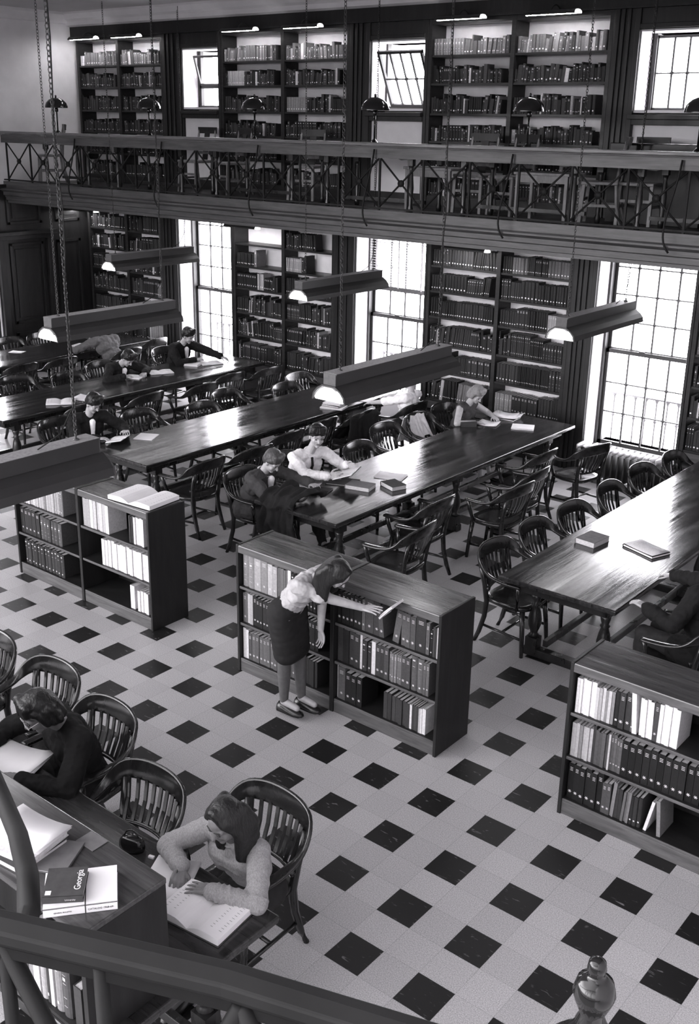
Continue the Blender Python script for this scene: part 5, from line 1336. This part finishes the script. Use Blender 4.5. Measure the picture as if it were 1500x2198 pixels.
# 1 bending woman
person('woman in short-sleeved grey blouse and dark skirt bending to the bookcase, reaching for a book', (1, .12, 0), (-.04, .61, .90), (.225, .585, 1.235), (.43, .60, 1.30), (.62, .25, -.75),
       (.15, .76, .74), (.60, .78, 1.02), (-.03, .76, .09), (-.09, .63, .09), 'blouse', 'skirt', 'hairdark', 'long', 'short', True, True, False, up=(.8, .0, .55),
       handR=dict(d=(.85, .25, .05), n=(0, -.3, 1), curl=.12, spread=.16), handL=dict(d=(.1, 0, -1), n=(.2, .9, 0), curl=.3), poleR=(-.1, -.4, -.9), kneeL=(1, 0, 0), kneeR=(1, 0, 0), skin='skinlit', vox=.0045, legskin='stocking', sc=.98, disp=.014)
closed_book('book', (.66, .84, .99), .1, .016, .13, .17, 'paperwarm', 'thin book tilted out in the bending woman\'s hand', pg='paper').rotation_euler = (.15, .75, .1)
# 2 reading girl in front
person('girl in pale sweater with long dark hair reading an open book at foreground table', (.05, -1, 0), (1.48, -1.30, .52), (1.53, -1.50, .95), (1.58, -1.60, 1.10), (-.05, -.9, -.45),
       (1.63, -1.75, .828), (1.40, -1.72, .83), (1.6, -1.75, .09), (1.4, -1.72, .09), 'knit', 'skirt', 'hairdark', 'long', 'long', True, True, True, up=(0, -.7, .75),
       handL=dict(d=(-.9, -.2, -.12), n=(0, 0, 1), curl=.14, t=(0, 1, 0), spread=.16), handR=dict(d=(.35, -.6, -.4), n=(.1, .2, 1), curl=.55, t=(1, 0, 0)), poleL=(1, .2, -.35), poleR=(-1, .35, -.2), vox=.0045, legskin='stocking', disp=.014, collar=True, shirtmat='knit')
# 3 dark person with glasses
person('person in dark clothes wearing glasses, bent over the foreground table at left', (-.25, -1, 0), (.02, -1.25, .52), (.12, -1.43, .98), (.14, -1.60, 1.12), (-.3, -.8, -.55),
       (.20, -1.78, .80), (-.22, -1.76, .80), (.1, -1.7, .09), (-.12, -1.7, .09), 'darkcloth', 'trousers', 'hairblack', 'curly', 'long', False, False, True, glasses=True, poleL=(1, .2, -.4), poleR=(-1, .2, -.4), jacket=True, disp=.01, sc=1.05)
# 4 boy bending
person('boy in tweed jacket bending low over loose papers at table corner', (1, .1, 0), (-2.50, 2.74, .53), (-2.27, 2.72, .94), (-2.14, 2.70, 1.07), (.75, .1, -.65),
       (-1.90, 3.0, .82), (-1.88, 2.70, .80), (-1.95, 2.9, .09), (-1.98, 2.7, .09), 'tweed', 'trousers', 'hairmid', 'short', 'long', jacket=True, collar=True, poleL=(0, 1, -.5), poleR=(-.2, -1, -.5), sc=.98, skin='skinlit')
# 5 boy with tie
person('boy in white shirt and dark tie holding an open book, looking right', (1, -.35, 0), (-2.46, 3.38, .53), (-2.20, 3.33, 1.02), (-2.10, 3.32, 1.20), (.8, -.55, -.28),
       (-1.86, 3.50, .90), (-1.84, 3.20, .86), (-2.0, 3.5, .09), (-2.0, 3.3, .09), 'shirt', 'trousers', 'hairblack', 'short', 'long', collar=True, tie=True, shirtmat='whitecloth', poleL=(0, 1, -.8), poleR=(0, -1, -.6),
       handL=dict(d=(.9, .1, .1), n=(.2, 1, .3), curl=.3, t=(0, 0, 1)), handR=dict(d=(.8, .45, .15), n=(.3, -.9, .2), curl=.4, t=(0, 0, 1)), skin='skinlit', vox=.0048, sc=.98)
open_book((-1.74, 3.36, .87), -1.2, .30, .21, .012, 'open white book held up by the boy in white shirt', tilt=.35)
# 6 blonde woman
person('blonde woman in sleeveless dark top reading with hands together on the table', (1, 0, 0), (-2.42, 6.35, .53), (-2.20, 6.27, .97), (-2.07, 6.25, 1.105), (.8, -.1, -.65),
       (-1.95, 6.48, .80), (-1.98, 6.10, .80), (-1.95, 6.45, .09), (-1.95, 6.25, .09), 'tweed', 'skirt', 'hairblonde', 'curly', 'none', True, True, True, poleL=(0, 1, -.5), poleR=(0, -1, -.5), skin='skinlit')
sheets('paper', (-1.90, 6.28, TZ), .3, .24, .2, 3, 'white papers directly under the blonde woman\'s hands', curl=.008)
# 7 woman in white top
person('dark-haired woman in white top seen from behind at the third table', (-1, -.1, 0), (-3.16, 6.26, .53), (-3.02, 6.24, .96), (-3.10, 6.24, 1.12), (-.8, -.2, -.5),
       (-3.50, 5.98, .80), (-3.58, 6.40, .80), (-3.75, 6.0, .09), (-3.75, 6.2, .09), 'whitecloth', 'skirt', 'hairblack', 'bob', 'elbow', True, True, True, poleL=(.2, -1, -.4), poleR=(.2, 1, -.4), skin='skinlit')
# 8 boy dark suit
person('boy in dark suit leaning on the fourth table with outstretched arm by the left window', (1, .1, 0), (-7.50, 6.22, .55), (-7.22, 6.15, 1.03), (-7.08, 6.16, 1.17), (.85, .2, -.5),
       (-6.72, 6.62, .80), (-6.95, 6.15, .82), (-6.95, 6.3, .09), (-6.95, 6.1, .09), 'darkcloth', 'trousers', 'hairblack', 'short', 'long', jacket=True, collar=True, poleL=(-.2, 1, -.1), poleR=(0, -1, -.6), skin='skinlit')
# 9 boy writing
person('boy in dark jacket writing with head bowed low over white pad', (1, .05, 0), (-7.42, 4.92, .53), (-7.14, 4.92, .93), (-6.99, 4.93, 1.03), (.7, .15, -.75),
       (-6.90, 5.15, .80), (-6.92, 4.78, .80), (-6.9, 5.0, .09), (-6.9, 4.8, .09), 'suit', 'trousers', 'hairdark', 'short', 'long', jacket=True, collar=True, poleL=(0, 1, -.3), poleR=(0, -1, -.3), skin='skinlit')
# 10 boy near end
person('boy in dark jacket and white shirt reading at the near end of third table', (.95, -.25, 0), (-5.20, 2.78, .53), (-4.98, 2.70, 1.02), (-4.86, 2.68, 1.18), (.75, .1, -.6),
       (-4.62, 2.92, .86), (-4.70, 2.58, .82), (-4.55, 2.75, .09), (-4.6, 2.5, .09), 'darkcloth', 'paletrousers', 'hairblack', 'short', 'long', jacket=True, collar=True, shirtmat='whitecloth', poleL=(0, 1, -.6), poleR=(0, -1, -.6), skin='skinlit', sc=.97)
open_book((-4.56, 2.76, .80), -1.1, .26, .19, .012, 'small book held by boy at near end of third table', tilt=.2)
# 11 slumped person
person('person in grey sweater slumped forward on the farthest left table', (-1, .05, 0), (-8.48, 5.95, .53), (-8.66, 5.82, .98), (-8.86, 5.78, .96), (-.6, 0, -.8),
       (-8.98, 5.6, .80), (-8.98, 6.0, .80), (-9.0, 5.8, .09), (-9.0, 6.0, .09), 'greysweater', 'trousers', 'hairblack', 'short', 'long', poleL=(.2, -1, -.2), poleR=(.2, 1, -.2), sc=1.08)
# 12 right edge
person('person in black at the right edge with one hand on the rightmost table', (-1, .2, 0), (2.2, 2.7, .53), (2.2, 2.8, 1.02), (2.26, 2.85, 1.20), (-.8, .3, -.4),
       (1.85, 2.5, .82), (1.70, 3.20, .82), (1.75, 2.7, .09), (1.7, 2.95, .09), 'darkcloth', 'trousers', 'hairblack', 'short', 'long', jacket=True, disp=.012, skin='skinlit', sc=1.0)
# pen of the girl
t = empty('pen', (0, 0, 0)); tag(t, 'pen in the reading girl\'s right hand', 'pen'); a_ = V((1.43, -1.79, .80)); b = MB(); b.tube([a_ + V((0, 0, -.035)), a_ + V((-.03, .05, .05))], .0035, 7); b.build('barrel', 'enamel', t)

# ================================================================== LIGHT
w = bpy.data.worlds.new('sky'); S.world = w; w.use_nodes = True; nt = w.node_tree; nt.nodes.clear()
out = nt.nodes.new('ShaderNodeOutputWorld'); bg = nt.nodes.new('ShaderNodeBackground'); nt.links.new(bg.outputs[0], out.inputs[0])
tc = nt.nodes.new('ShaderNodeTexCoord'); sp = nt.nodes.new('ShaderNodeSeparateXYZ'); nt.links.new(tc.outputs['Generated'], sp.inputs[0])
def mr(src, a, b_, c, d):
    n = nt.nodes.new('ShaderNodeMapRange'); n.interpolation_type = 'SMOOTHSTEP'; n.inputs['From Min'].default_value = a; n.inputs['From Max'].default_value = b_; n.inputs['To Min'].default_value = c; n.inputs['To Max'].default_value = d
    nt.links.new(src, n.inputs['Value']); return n.outputs[0]
front = mr(sp.outputs[1], -.1, .3, 0, 12.5)
left = mr(sp.outputs[0], .6, -.6, 1.8, 9)
high0 = mr(sp.outputs[2], -.02, .10, 0, 1); cut = mr(sp.outputs[2], .22, .55, 1, .3)
m0 = nt.nodes.new('ShaderNodeMath'); m0.operation = 'MULTIPLY'; nt.links.new(high0, m0.inputs[0]); nt.links.new(cut, m0.inputs[1]); high = m0.outputs[0]
mu = nt.nodes.new('ShaderNodeMath'); mu.operation = 'MULTIPLY'; nt.links.new(left, mu.inputs[0]); nt.links.new(high, mu.inputs[1])
ad = nt.nodes.new('ShaderNodeMath'); ad.operation = 'ADD'; nt.links.new(front, ad.inputs[0]); nt.links.new(mu.outputs[0], ad.inputs[1])
a2 = nt.nodes.new('ShaderNodeMath'); a2.operation = 'ADD'; nt.links.new(ad.outputs[0], a2.inputs[0]); a2.inputs[1].default_value = .3
nt.links.new(a2.outputs[0], bg.inputs['Strength']); bg.inputs['Color'].default_value = (1, .98, 1.01, 1)
